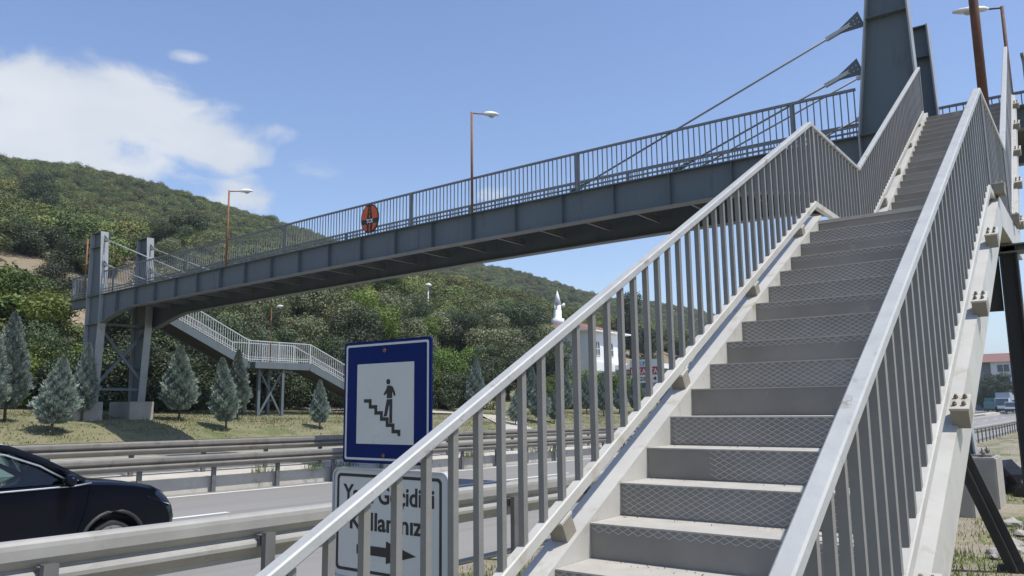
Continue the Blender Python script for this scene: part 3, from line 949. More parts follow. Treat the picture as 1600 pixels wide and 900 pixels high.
footing((15, 31.2, -.3), (14.15, 30.85, -.9), (15.2, 32.0, .395), 'concrete block under the outer left leg of the far pylon')
footing((17, 31.2, -.3), (16.15, 30.7, -.9), (17.15, 32.3, .395), 'concrete block in the bank carrying the sunlit right leg of the far pylon')
footing((15, 2.0, -1.6), (14.45, 1.48, -2.3), (15.35, 2.5, -.855), 'tall concrete block with anchor bolts under the dark leg beside the stair')
footing((17.2, 2.0, -1.6), (16.8, 2.0, -2.3), (17.7, 2.9, -.855), 'concrete block of the rear pylon leg by the verge')
footing((13.4, 1.9, -1.6), (13.15, 1.66, -2.3), (13.85, 2.3, -.95), 'smaller weathered concrete block just in front of the tall footing')
b = MB()
for (x, y) in ((14.6, 1.66), (14.6, 2.25), (15.2, 1.66), (15.2, 2.25)):
    b.tube([(x, y, -.86), (x, y, -.72)], .022, 6); b.tube([(x, y, -.80), (x, y, -.77)], .04, 6)
b.box((14.62, 1.55, -.852), (15.18, 2.35, -.825))
b.build('anchor_bolts', M['bolt'], bridge)


# ------------------------------------------------------------------ lamps
def lamp(base, h, direction, label, pole_m='rust', r=.035, head=.42, arm=.32, group='lamps along the footbridge', tilt=.08):
    t = thing('street_lamp', base, label, 'lamp', group)
    bx, by, bz_ = base
    p = MB(); p.tube([(bx, by, bz_), (bx, by, bz_+h)], [r, r*.85], 10); pole = p.build('pole', M[pole_m], t)
    d = Vector((*direction, 0)).normalized(); top = Vector((bx, by, bz_+h-.03))
    a = MB(); a.tube([top-Vector((0, 0, .0)), top+d*arm+Vector((0, 0, arm*tilt))], .018, 8); a.build('arm', M[pole_m], t)
    hd = MB(); c = top+d*arm+Vector((0, 0, arm*tilt)); side = d.cross(Vector((0, 0, 1)))
    secs = [(0, .03, .035), (.12, .07, .065), (.4, .105, .085), (.75, .10, .07), (1.0, .04, .03)]
    pts, frames, profs = [], [], []
    vs = []; nseg = 10
    for u, w, hh in secs:
        cc = c+d*(u*head)+Vector((0, 0, u*head*tilt))
        for k in range(nseg):
            an = 2*math.pi*k/nseg
            zz = math.sin(an)*hh*(1.0 if math.sin(an) > 0 else .45)
            vs.append(tuple(cc+side*(math.cos(an)*w)+Vector((0, 0, zz))))
    fs = [(i*nseg+k, i*nseg+(k+1) % nseg, (i+1)*nseg+(k+1) % nseg, (i+1)*nseg+k) for i in range(4) for k in range(nseg)]+[tuple(range(nseg)), tuple(4*nseg+k for k in range(nseg))]
    hd.add(vs, fs, True); ho = hd.build('lamp_head', M['lamp'], t)
    ln = MB(); cc = c+d*(.55*head)+Vector((0, 0, .55*head*tilt-.035)); ln.sphere(tuple(cc), .085, .085, .04, 10, 5); ln.build('lens', M['lampglass'], ho)
    return t


lamp((14.76, 12.17, gz(12.2)), 2.60, (1, -.55), 'rusty deck lamp with white head near the middle of the bridge against the sky')
lamp((14.76, 22.52, gz(22.5)), 2.52, (1, -.7), 'rusty deck lamp with white head against the cloud above the far hill')
lamp((14.9, 32.35, gz(32.4)), 2.42, (1, -.5), 'orange rusty lamp behind the far end pylon of the bridge')
lamp((17.2, .90, gz(.9)), 2.80, (-.28, 1), 'dark slender lamp on the near end of the deck by the top of the stairs', pole_m='rustdark', head=.62, arm=.22, r=.036)
lamp((8.55, .675, LAND_Z), 4.1, (.3, 1), 'thick rusty pole rising from the middle landing of the near staircase', pole_m='rustdark', r=.045)
lamp((24.0, 32.6, 2.25), 2.75, (.2, -1), 'thin rust red lamp on the landing of the far staircase', r=.03, head=.38)


# ------------------------------------------------------------------ oval emblem on the bridge rail
def oval_pts(ry, rz, n=36): return [(ry*math.cos(2*math.pi*k/n), rz*math.sin(2*math.pi*k/n)) for k in range(n)]


em = thing('oval_emblem', (BX-.13, 15.84, 5.20), 'oval orange and black road authority emblem with TCK lettering fixed on the bridge railing', 'sign')
ex, ey, ez = BX-.13, 15.84, 5.20
b = MB(); b.prism([(ey+u, ez+v) for u, v in oval_pts(.345, .405)], 'x', ex, ex+.03); b.build('plate', M['black'], em)
def clip_oval(f, ry=.315, rz=.375):
    return f
def halfband(z0, z1, y_in0, y_in1, side):
    """orange field of the oval between heights, from a slanted inner edge to the rim"""
    pts = []; n = 12
    for k in range(n+1):
        z = lerp(z0, z1, k/n); yo = .315*math.sqrt(max(0, 1-(z/.375)**2)); pts.append((ey+side*yo, ez+z))
    inn = [(ey+side*lerp(y_in1, y_in0, k/2), ez+lerp(z1, z0, k/2)) for k in range(3)]
    return pts+inn
for side in (1, -1):
    b = MB(); b.prism(halfband(-.015, .345, .115, .055, side), 'x', ex-.004, ex+.001); b.build('orange_field', M['orange'], em)
    b = MB(); b.prism(halfband(-.33, -.155, .10, .13, side), 'x', ex-.004, ex+.001); b.build('orange_field', M['orange'], em)
for z0, z1, w in ((0.02, .10, .018), (.14, .21, .014), (.25, .31, .010), (-.37, -.16, .02)):
    b = MB(); b.box((ex-.004, ey-w, ez+z0), (ex+.001, ey+w, ez+z1)); b.build('centre_line', M['orange'], em)
text('lettering', 'TCK', .155, (ex-.003, ey+.125, ez-.125), m=M['white'], parent=em, width=.27, bold=.003)


# ------------------------------------------------------------------ road signs on their post
sx = 3.34
post = MB(); post.tube([(sx+.06, 3.42, -1.75), (sx+.06, 3.42, .37)], .03, 10)
tag(post.build('sign_post', M['galv'], None, org=(sx+.06, 3.42, -1.75)), 'round grey steel post carrying the blue sign and the white sign', 'post')
def rrect(y0, y1, z0, z1, r, n=5):
    P_ = []
    for cy, cz, a0 in ((y1-r, z1-r, 0), (y0+r, z1-r, 90), (y0+r, z0+r, 180), (y1-r, z0+r, 270)):
        for k in range(n+1):
            a = math.radians(a0+90*k/n); P_.append((cy+r*math.cos(a), cz+r*math.sin(a)))
    return P_
def ring(b, outer, inner, x0, x1):
    n = len(outer)
    vs = [(x0, *p) for p in outer]+[(x0, *p) for p in inner]+[(x1, *p) for p in outer]+[(x1, *p) for p in inner]
    fs = []
    for i in range(n):
        j = (i+1) % n
        fs += [(i, j, n+j, n+i), (2*n+j, 2*n+i, 3*n+i, 3*n+j), (i, 2*n+i, 2*n+j, j), (n+j, 3*n+j, 3*n+i, n+i)]
    b.add(vs, fs); return b
bs = thing('blue_sign', (sx, 3.42, .04), 'blue square road sign with a walker on stairs pictogram in its white panel', 'sign')
y0, y1, z0, z1 = 3.058, 3.785, -.318, .408
b = MB(); b.prism(rrect(y0, y1, z0, z1, .02), 'x', sx, sx+.012); b.build('panel', M['signblue'], bs)
b = MB(); ring(b, rrect(y0+.018, y1-.018, z0+.018, z1-.018, .014), rrect(y0+.031, y1-.031, z0+.031, z1-.031, .01), sx-.002, sx+.001); b.build('border', M['signwhite'], bs)
b = MB(); b.box((sx-.003, 3.19, -.205), (sx+.001, 3.665, .27)); b.build('white_panel', M['signwhite'], bs)
# pictogram, measured in a unit square of the white panel: u to the right, v up
def pu(u, v): return (3.665-u*.475, -.205+v*.475)
def picto(poly, nm='pictogram'):
    b = MB(); b.prism([pu(u, v) for u, v in poly], 'x', sx-.0055, sx-.0025); return b.build(nm, M['black'], bs)
st = []
u_, v_ = .135, .555
steps_ = 6
du, dv, tk = .102, .0755, .043
top, bot = [(u_, v_)], [(u_, v_-tk)]
for k in range(steps_):
    top += [(u_+.135+k*du-.0, v_-k*dv), (u_+.135+k*du, v_-(k+1)*dv)]
    bot += [(u_+.135-tk*1.05+k*du, v_-tk-k*dv), (u_+.135-tk*1.05+k*du, v_-tk-(k+1)*dv)]
picto(top[:-1]+[(top[-2][0], top[-2][1]-.075)]+[(bot[-2][0], top[-2][1]-.075)]+bot[:-1][::-1], 'stair_symbol')
picto([(.565+.032*math.cos(a), .765+.034*math.sin(a)) for a in np.linspace(0, 2*math.pi, 16, endpoint=False)], 'walker_symbol')
picto([(.545, .715), (.60, .72), (.645, .70), (.685, .625), (.688, .59), (.665, .59), (.655, .62), (.635, .655), (.635, .565), (.545, .56), (.545, .625), (.50, .60), (.487, .605), (.492, .62), (.535, .675)], 'walker_symbol')
picto([(.545, .548), (.637, .551), (.637, .26), (.592, .255), (.592, .475), (.58, .475), (.545, .345), (.49, .335), (.505, .375), (.515, .43)], 'walker_symbol')
for z in (.345, -.27):
    b = MB(); b.tube([(sx-.008, 3.43, z), (sx, 3.43, z)], .012, 8); b.build('fixing_bolt', M['rustbolt'], bs)
ws = thing('white_sign', (sx, 3.4, -.66), 'white rectangular sign with black border, Turkish text and a black arrow pointing right', 'sign')
y0, y1, z0, z1 = 2.925, 3.855, -.985, -.355
b = MB(); b.prism(rrect(y0, y1, z0, z1, .05), 'x', sx, sx+.02); b.build('panel', M['signback'], ws)
b = MB(); ring(b, rrect(y0-.006, y1+.006, z0-.006, z1+.006, .054), rrect(y0+.004, y1-.004, z0+.004, z1-.004, .046), sx-.012, sx+.03); b.build('folded_rim', M['signback'], ws)
b = MB(); b.prism(rrect(y0+.006, y1-.006, z0+.006, z1-.006, .045), 'x', sx-.002, sx+.001); b.build('white_face', M['signwhite'], ws)
b = MB(); ring(b, rrect(y0+.05, y1-.03, z0+.04, z1-.028, .03), rrect(y0+.067, y1-.047, z0+.057, z1-.045, .02), sx-.0045, sx-.0015); b.build('border', M['black'], ws)
text('lettering', 'Yaya Geçidini', .142, (sx-.003, 3.765, -.545), m=M['black'], parent=ws, width=.74, bold=.0028)
text('lettering', 'Kullanınız', .142, (sx-.003, 3.715, -.70), m=M['black'], parent=ws, width=.59, bold=.0028)
ay = -.815
b = MB(); b.prism([(3.645, ay+.026), (3.645, ay-.026), (3.40, ay-.026), (3.40, ay-.062), (3.165, ay), (3.40, ay+.062), (3.40, ay+.026)][::-1], 'x', sx-.0045, sx-.0015); b.build('arrow', M['black'], ws)


# ------------------------------------------------------------------ guardrails
WP = [(.07, 0), (.025, -.008), (.005, -.028), (0, -.06), (.002, -.13), (.014, -.155), (.07, -.20), (.06, -.215), (.01, -.235), (0, -.255), (.002, -.285), (.014, -.30), (.07, -.36), (.075, -.395)]


def guardrail(name, yb, top, hs, x0, x1, label, faces=((0, 1),), pitch=1.78, px0=2.3, group=None, m='guard'):
    """hs scales the beam height; each face is (offset in y, +1 when its ridges point at -y)"""
    g = thing(name, (x0, yb, zr(x0)), label, 'guardrail', group)
    seg = 4*pitch
    xs0 = px0-math.ceil((px0-x0)/seg)*seg
    k = 0
    while xs0+k*seg < x1:
        a, c_ = xs0+k*seg, xs0+(k+1)*seg
        for off, s in faces:
            b = MB(); n = len(WP)
            xsg = [a-.02, lerp(a, c_, .33), lerp(a, c_, .66), c_+.02]
            lap = .004*(k % 2)
            vs = []
            for x in xsg:
                zt = top(x)
                jit = .006*math.sin(x*1.7)
                for (d, dz_) in WP: vs.append((x, yb+off+s*(d+lap)+jit, zt+dz_*hs))
                for (d, dz_) in WP[::-1]: vs.append((x, yb+off+s*(d+lap+.004)+jit, zt+dz_*hs))
            m_ = 2*n
            fs = [(i*m_+j, i*m_+(j+1) % m_, (i+1)*m_+(j+1) % m_, (i+1)*m_+j) for i in range(3) for j in range(m_)]+[tuple(range(m_)), tuple(3*m_+j for j in range(m_))]
            b.add(vs, fs); b.build('beam', M[m], g)
        k += 1
    return g


def posts(g, yb, top, x0, x1, pitch, px0, zfun, spacer_y, drop=0.0):
    hmax = 0
    x = px0-math.ceil((px0-x0)/pitch)*pitch
    n = 0
    pb = MB()
    b = MB(); b.box((-.05, -.03, -1.3), (.05, -.024, 0)); b.box((-.05, .024, -1.3), (.05, .03, 0)); b.box((-.05, -.024, -1.3), (-.044, .024, 0)); me = b.mesh('post', M['guardpost'])
    s = MB(); s.box((-.045, -.055, -.085), (.045, .055, -.08)); s.box((-.045, -.055, -.005), (.045, .055, 0)); s.box((-.045, -.004, -.08), (.045, .004, -.005)); sme = s.mesh('spacer', M['guardpost'])
    while x < x1:
        z = top(x)
        put('post', me, g, (x, yb+spacer_y, z-.03-drop))
        put('spacer', sme, g, (x, yb+spacer_y*.5+.02, z-.12-drop*.5))
        x += pitch; n += 1


topA = lambda x: zr(x)+.905
ga = guardrail('near_guardrail', 6.0, topA, 1, -8, 150, 'grey steel guardrail along the near edge of the road behind the signs')
posts(ga, 6.0, topA, -8, 90, 1.78, 2.62, zr, -.09, .13)
topB = lambda x: zr(x)+.86
gb = guardrail('median_guardrail', 16.62, topB, .74, -4, 150, 'grey steel guardrail in front of the pale kerb along the road side of the median', px0=7.35, m='guard_old')
posts(gb, 16.78, topB, -4, 90, 1.78, 7.35, zr, 0)
topC = lambda x: zr(x)+1.17
gc_ = guardrail('median_guardrail', 17.62, topC, .74, -4, 150, 'double sided guardrail on spacer blocks, rear one of the two on the median', ((-.24, 1), (.24, -1)), px0=7.6, m='guard_old')
posts(gc_, 17.62, topC, -4, 90, 1.78, 7.6, zr, 0)
fg = guardrail('far_guardrail', 25.15, lambda x: zr(x)+1.2, .8, 60, 230, 'low guardrail at the far edge of the distant carriageway', pitch=2.0, px0=60)


# ------------------------------------------------------------------ cars
def car(loc, label, paint, cat='car'):
    X_, Y_, Z_ = loc                       # front bumper tip, near side, road level; heading +x, body from Y_ to Y_+1.72
    t = thing('suv', (X_-2, Y_+.86, Z_), label, cat)
    L_ = 4.15; Wd = 1.70
    def arch(cx, r=.365, n=12): return [(cx-r*math.cos(math.pi*k/n), .25+r*math.sin(math.pi*k/n)) for k in range(n+1)]
    fxw, rxw = -.83, -3.22
    low = [(-L_, .30)]+arch(rxw)+arch(fxw)+[(-.16, .22), (-.03, .34), (0, .50), (-.03, .62), (-.10, .72), (-.20, .82), (-.34, .885), (-.60, .945), (-.9, .985), (-1.2, 1.005), (-1.45, 1.0), (-2.5, .985), (-3.6, 1.02), (-L_+.05, 1.0), (-L_-.04, .65)]
    n = len(low); nlow = 1+26
    b = MB(); vs = []
    rows = [(0.0, 1.0, 0), (.05, 1.0, 0), (.5, 1.0, 0), (.95, 1.0, 0), (1, 1.0, 0)]
    def ring_at(yfrac, inset):
        out = []
        for i, (x, z) in enumerate(low):
            zz = z; xx = x
            if i >= nlow:                  # upper outline pulls in at the sides
                zz = z-inset*.5; 
                if x > -.3: xx = x-inset*1.3
                if x < -L_+.2: xx = x+inset
            out.append((X_+xx, Y_+yfrac*Wd, Z_+zz))
        return out
    fr_ = [(0.0, .10), (.025, .045), (.07, .012), (.2, 0), (.5, -.012), (.8, 0), (.93, .012), (.975, .045), (1, .10)]
    for yf, ins in fr_: vs += ring_at(yf, ins)
    m_ = len(fr_)
    fs = [(i*n+j, i*n+(j+1) % n, (i+1)*n+(j+1) % n, (i+1)*n+j) for i in range(m_-1) for j in range(n)]
    b.add(vs, fs, True)
    b.add([vs[i] for i in range(n)], [tuple(range(n))]); b.add([vs[(m_-1)*n+i] for i in range(n)], [tuple(range(n-1, -1, -1))])
    body = b.build('body', M[paint], t)
    # roof and pillars
    def P(x, y, z): return (X_+x, Y_+y, Z_+z)
    rl = [(-1.19, .995, .03), (-1.62, 1.24, .10), (-1.95, 1.385, .155), (-2.3, 1.465, .185), (-2.8, 1.50, .20), (-3.4, 1.485, .2), (-3.9, 1.40, .18), (-4.1, 1.0, .06)]
    b = MB(); vs = []
    for x, z, ins in rl:
        for y in (ins, ins+.16, Wd/2, Wd-ins-.16, Wd-ins): vs.append(P(x, y, z+(.0 if y in (ins, Wd-ins) else (.022 if y != Wd/2 else .035))))
    fs = [(i*5+j, i*5+j+1, i*5+5+j+1, i*5+5+j) for i in range(2, 6) for j in range(4)]
    b.add(vs, fs, True); b.build('roof', M[paint], t)
    def pillar(pts, w, nm='pillar'):
        b = MB()
        for s in (0, 1):
            q = [P(x, (ins if s == 0 else Wd-ins), z) for x, z, ins in pts]
            b.tube(q, w, 6)
        b.build(nm, M[paint], t)
    pillar([rl[0], rl[1], rl[2], rl[3], rl[4], rl[5], rl[6], rl[7]], .045)
    pillar([(-2.62, .99, .03), (-2.72, 1.48, .19)], .04); pillar([(-3.55, 1.0, .03), (-3.7, 1.45, .19)], .04)
    # glass
    for s in (0, 1):
        yy = lambda ins: (ins+.012 if s == 0 else Wd-ins-.012)
        b = MB(); poly = [(-1.25, .985, .03)]+rl[1:7]+[(-4.0, 1.0, .05)]
        b.add([P(x, yy(ins), z) for x, z, ins in poly], [tuple(range(len(poly)))]); b.build('side_window', M['carglass'], t)
    b = MB(); b.add([P(rl[0][0], .06, .99), P(rl[0][0], Wd-.06, .99), P(rl[2][0], Wd-.17, 1.39), P(rl[2][0], .17, 1.39)], [(0, 1, 2, 3)]); b.build('windscreen', M['carglass'], t)
    # trim line round the side glass
    b = MB(); q = [(-1.12, .975, -.006), (-1.3, .955, .0), (-2.6, .945, -.002), (-3.9, .985, .0)]
    b.tube([P(x, ins-.004, z) for x, z, ins in q], .011, 6); b.build('window_trim', M['chrome'], t)
    b = MB(); q = [(-1.34, .995, .018), (-1.66, 1.195, .075), (-2.0, 1.33, .122), (-2.35, 1.405, .15), (-2.9, 1.44, .165), (-3.5, 1.42, .165)]
    b.tube([P(x, ins-.008, z) for x, z, ins in q], .013, 6); b.build('window_trim', M['chrome'], t)
    # mirror
    b = MB(); b.sphere(P(-1.40, -.10, 1.025), .07, .11, .07, 14, 9); mr = b.build('wing_mirror', M['carpaint'], t)
    b = MB(); b.beam(P(-1.40, -.02, .97), P(-1.38, .06, .96), .05, .03); b.build('mirror_foot', M['carplastic'], mr)
    b = MB(); b.beam(P(-1.36, -.2, 1.03), P(-1.34, -.06, 1.03), .012, .01); b.build('mirror_strip', M['chrome'], mr)
    # door shut lines and handle
    for pts in ([(-1.13, .96), (-1.16, .7), (-1.24, .42), (-1.3, .3)], [(-2.6, .94), (-2.62, .3)]):
        b = MB(); b.tube([P(x, .001, z) for x, z in pts], .0035, 5); b.build('door_gap', M['gap'], body)
    b = MB(); b.beam(P(-2.5, -.02, .80), P(-2.28, -.02, .80), .03, .03); b.build('door_handle', M['chrome'], t)
    # head lamps, grille, wheel arch lips, wheels
    for s in (0, 1):
        y = .012 if s == 0 else Wd-.012; sg = -1 if s == 0 else 1
        b = MB(); b.add([P(-.145, y+sg*-.14, .70), P(-.055, y+sg*-.13, .60), P(-.13, y+sg*.012, .63), P(-.42, y+sg*.014, .755), P(-.36, y+sg*.004, .80), P(-.20, y+sg*-.05, .79)], [(0, 1, 2), (0, 2, 3), (0, 3, 4), (0, 4, 5)])
        b.build('headlight', M['headlamp'], t)
    b = MB(); b.box(P(-.06, .45, .42), P(.006, Wd-.45, .66)); b.build('grille', M['carplastic'], t, bevel=.02)
    for cx in (fxw, rxw):
        for s in (0, 1):
            y = -.006 if s == 0 else Wd+.006
            b = MB(); q = [P(cx-.378*math.cos(math.pi*k/14), y, .25+.378*math.sin(math.pi*k/14)) for k in range(15)]
            b.tube(q, .024, 6); b.build('arch_lip', M['carplastic'], t)
            w = thing_child('wheel', t)
            yw = .12 if s == 0 else Wd-.12
            b = MB(); b.tube([P(cx, yw-.10, .25), P(cx, yw-.085, .25), P(cx, yw+.085, .25), P(cx, yw+.10, .25)], [.24, .272, .272, .24], 24); b.build('tyre', M['tyre'], w)
            b = MB(); yo = yw-.103 if s == 0 else yw+.103
            b.tube([P(cx, yo, .25), P(cx, yo+(.01 if s == 0 else -.01), .25)], [.215, .215], 20)
            for k in range(5):
                a = 2*math.pi*k/5+.3
                b.beam(P(cx, yo-(.012 if s == 0 else -.012), .25), P(cx+.2*math.cos(a), yo-(.004 if s == 0 else -.004), .25+.2*math.sin(a)), .045, .02, up=(0, 1, 0))
            b.build('rim', M['rim'], w)
    # inside: dashboard, steering wheel, seats
    b = MB(); b.box(P(-1.75, .12, .75), P(-1.25, Wd-.12, .985)); b.build('dashboard', M['carplastic'], t, bevel=.04)
    for y in (.28, .98):
        b = MB(); b.box(P(-2.75, y, .85), P(-2.6, y+.46, 1.18)); b.box(P(-2.74, y+.1, 1.2), P(-2.63, y+.36, 1.36)); b.build('seat', M['seat'], t, bevel=.04)
    b = MB(); b.box(P(-3.95, .15, .9), P(-2.9, Wd-.15, 1.0)); b.build('rear_shelf', M['seat'], t)
    b = MB(); q = [P(-1.93+.05*math.sin(2*math.pi*k/20), 1.2+.18*math.cos(2*math.pi*k/20), 1.0+.17*math.sin(2*math.pi*k/20)) for k in range(21)]; b.tube(q, .016, 6); b.build('steering_wheel', M['black'], t)
    return t


def thing_child(name, parent):
    o = bpy.data.objects.new(name, None); COL.objects.link(o); o.parent = parent; o.empty_display_size = .1
    WORLD_ORG[o.name] = WORLD_ORG[parent.name]
    return o


car((5.72, 9.5, zr(4)), 'dark navy SUV with bright window trim driving past in the near lane', 'carpaint')
wv = thing('white_car', (4.2, 14.3, zr(4)), 'white car almost wholly hidden behind the dark SUV in the other lane', 'car')
vx, vy, vz = 6.02, 13.5, zr(5)
b = MB(); b.prism([(vx+a, vz+c_) for a, c_ in ((0, .35), (.0, .82), (-.12, .97), (-.78, 1.30), (-1.45, 1.56), (-2.2, 1.62), (-3.9, 1.56), (-4.2, .9), (-4.2, .35))], 'y', vy, vy+1.65); wb = b.build('body', M['carwhite'], wv, bevel=.05)
b = MB(); b.add([(vx-.20, vy+.12, vz+1.025), (vx-.20, vy+1.53, vz+1.025), (vx-1.4, vy+1.45, vz+1.552), (vx-1.4, vy+.2, vz+1.552)], [(0, 1, 2, 3)]); b.build('windscreen', M['glassdark'], wv)
b = MB(); b.prism([(vx-.62, vz+1.0), (vx-1.5, vz+1.46), (vx-3.7, vz+1.46), (vx-3.9, vz+1.0)], 'y', vy-.004, vy+.01); b.build('side_window', M['glassdark'], wv)
for wx in (vx-.75, vx-3.3):
    for wy in (vy-.005, vy+1.47):
        b = MB(); b.tube([(wx, wy, vz+.3), (wx, wy+.18, vz+.3)], .3, 18); b.build('wheel', M['tyre'], wv)


# ------------------------------------------------------------------ far staircase
fs_ = thing('far_staircase', (22, 32.6, -.3), 'pale grey far staircase with landing going down the far bank from the bridge', 'staircase')
fx0, fz0, fx1, fz1 = 17.4, 4.45, 22.3, 2.24
fx2, fx3, fz3 = 25.9, 32.0, hz(32, 32.8)+.05
ya, yb = 32.0, 33.2
b = MB()
for y in (ya-.08, yb+.03):
    for (xa, za, xb_, zb_) in ((fx0, fz0, fx1, fz1), (fx1, fz1, fx2, fz1), (fx2, fz1, fx3, fz3)):
        s_ = MB(); s_.beam((xa, y, za-.13), (xb_, y, zb_-.13), .05, .33); s_.build('stringer', M['bridge'], fs_)
for (xa, za, xb_, zb_) in ((fx0, fz0, fx1, fz1), (fx2, fz1, fx3, fz3)):
    s_ = MB(); s_.beam((xa, (ya+yb)/2, za-.235), (xb_, (ya+yb)/2, zb_-.235), yb-ya, .012); s_.build('underside_shade_sheet', M['bridge_under'], fs_)  # added dark sheet below each flight, standing for the shadow underneath
nst = 15
for k in range(nst):
    s_ = MB(); x = lerp(fx0, fx1, (k+.0)/nst); z = lerp(fz0, fz1, (k+1)/nst)
    s_.box((x, ya, z-.03), (x+(fx1-fx0)/nst+.02, yb, z)); s_.build('step', M['tread'], fs_)
nst = 17
for k in range(nst):
    s_ = MB(); x = lerp(fx2, fx3, k/nst); z = lerp(fz1, fz3, (k+1)/nst)
    s_.box((x, ya, z-.03), (x+(fx3-fx2)/nst+.02, yb, z)); s_.build('step', M['tread'], fs_)
s_ = MB(); s_.box((fx1, ya-.05, fz1-.05), (fx2, yb+.0, fz1)); s_.build('landing', M['tread'], fs_)
s_ = MB(); s_.box((fx1+.1, ya-.5, fz1-.3), (fx2-1.6, ya-.11, fz1-.005)); s_.build('landing_extension', M['bridge'], fs_)
for y in (ya-.06, yb+.04):
    s_ = MB(); H = 1.0
    pth = [(fx0-.1, fz0+.04), (fx1, fz1), (fx2, fz1), (fx3, fz3)]
    for dz_, w, h in ((H, .05, .045), (.13, .04, .03), (.24, .03, .025)):
        for (xa, za), (xb_, zb_) in zip(pth[:-1], pth[1:]): s_.beam((xa, y, za+dz_), (xb_, y, zb_+dz_), w, h)
    hr = s_.build('railing', M['galv'], fs_)
    s_ = MB()
    for (xa, za), (xb_, zb_) in zip(pth[:-1], pth[1:]):
        n = int((xb_-xa)/.125)
        for k in range(n):
            x, z = lerp(xa, xb_, k/n), lerp(za, zb_, k/n); s_.box((x-.011, y-.011, z+.13), (x+.011, y+.011, z+H-.02))
    structure(s_.build('balusters', M['galv'], hr), 'stuff')
    pm = MB(); pm.box((-.03, -.03, 0), (.03, .03, H)); pme = pm.mesh('post', M['galv'])
    for (x, z) in pth+[(24.0, fz1)]: put('post', pme, hr, (x, y, z))
for x in (23.0, 24.35):
    for y in (ya+.05, yb-.05):
        s_ = MB(); s_.box((x-.07, y-.07, hz(x, y)-.3), (x+.07, y+.07, fz1-.06)); s_.build('leg', M['bridge'], fs_)
for a, c_ in ((hz(23, 32)+.1, fz1-.4), (fz1-.4, hz(24.3, 32)+.1)):
    s_ = MB(); s_.beam((23.06, ya+.05+(.02 if a > c_ else -.02), a), (24.29, ya+.05+(.02 if a > c_ else -.02), c_), .05, .09); s_.build('cross_brace', M['bridge'], fs_)


# ------------------------------------------------------------------ vegetation
def leaf_mesh(name, m, lobes, n, size, up=.25, elong=1.6, shell=.55, seed=0, tone=(.6, 1.35)):
    """many small leaf faces spread through lobes (cx,cy,cz,rx,ry,rz); leaf tone differs leaf by leaf"""
    g = np.random.default_rng(seed)
    L_ = np.array(lobes, float)
    vol = L_[:, 3]*L_[:, 4]*L_[:, 5]
    idx = g.choice(len(L_), n, p=vol**.75/np.sum(vol**.75))
    d = g.normal(size=(n, 3)); d /= np.linalg.norm(d, axis=1)[:, None]
    r = shell+(1-shell)*g.random(n)**.6
    r *= 1+.10*g.normal(size=n)
    c = L_[idx, :3]+d*r[:, None]*L_[idx, 3:6]
    nrm = d*.8+g.normal(size=(n, 3))*.55; nrm[:, 2] += up
    nrm /= np.linalg.norm(nrm, axis=1)[:, None]
    a = np.cross(nrm, g.normal(size=(n, 3))); a /= np.linalg.norm(a, axis=1)[:, None]
    b_ = np.cross(nrm, a)
    s = size*(.6+.8*g.random(n))[:, None]
    v = np.stack([c-a*s*elong*.5, c+b_*s*.42, c+a*s*elong*.5, c-b_*s*.42], 1).reshape(-1, 3)
    f = np.arange(4*n).reshape(-1, 4)
    lt = g.uniform(tone[0], tone[1], len(L_))
    t = np.repeat(np.clip(lt[idx]*(.75+.5*g.random(n)), .35, 1.7), 4)
    return arr_mesh(name, v, f, m, t)


def arr_mesh(name, v, f, m, tone=None):
    me = bpy.data.meshes.new(name)
    k = f.shape[1]
    me.vertices.add(len(v)); me.vertices.foreach_set('co', v.astype(np.float32).ravel())
    me.loops.add(f.size); me.loops.foreach_set('vertex_index', f.astype(np.int32).ravel())
    me.polygons.add(len(f)); me.polygons.foreach_set('loop_start', np.arange(0, f.size, k, dtype=np.int32)); me.polygons.foreach_set('loop_total', np.full(len(f), k, dtype=np.int32))
    me.update(calc_edges=True)
    if tone is not None:
        at = me.attributes.new('tone', 'FLOAT', 'POINT'); at.data.foreach_set('value', tone.astype(np.float32))
    me.materials.append(m)
    return me


def crown_lobes(kind, g):
    lobes = []
    n = {'round': 16, 'olive': 15, 'tall': 13, 'bush': 12}[kind]
    for i in range(n):
        a = g.uniform(0, 2*math.pi); h = g.uniform(0, 1)
        if kind == 'tall': R = .75*(1-h*.55); z = .9+h*3.6
        elif kind == 'bush': R = 1.25*(1-h*.45); z = .35+h*1.5
        elif kind == 'olive': R = 1.35*math.sqrt(max(.05, 1-(h-.35)**2*1.9)); z = .95+h*2.4
        else: R = 1.45*math.sqrt(max(.05, 1-(h-.4)**2*2.1)); z = .9+h*2.6
        rr = g.uniform(.45, .95)
        q = R*math.sqrt(g.uniform(.15, 1))
        lobes.append((q*math.cos(a), q*math.sin(a), z, rr*g.uniform(.8, 1.15), rr*g.uniform(.8, 1.15), rr*g.uniform(.6, .85)))
    return lobes


def trunk_mesh(name, h, r, seed):
    g = np.random.default_rng(seed); b = MB()
    b.tube([(0, 0, -.6), (.05, 0, h*.3), (g.normal()*.1, g.normal()*.1, h*.7)], [r, r*.8, r*.5], 7)
    for k in range(5):
        a = g.uniform(0, 6.28); z = h*g.uniform(.25, .6); e = g.uniform(.6, 1.1)
        b.tube([(0.03, 0, z), (e*.5*math.cos(a), e*.5*math.sin(a), z+.5), (e*math.cos(a), e*math.sin(a), z+1.1)], [r*.45, r*.3, r*.12], 5)
    return b.mesh(name, M['trunk'])


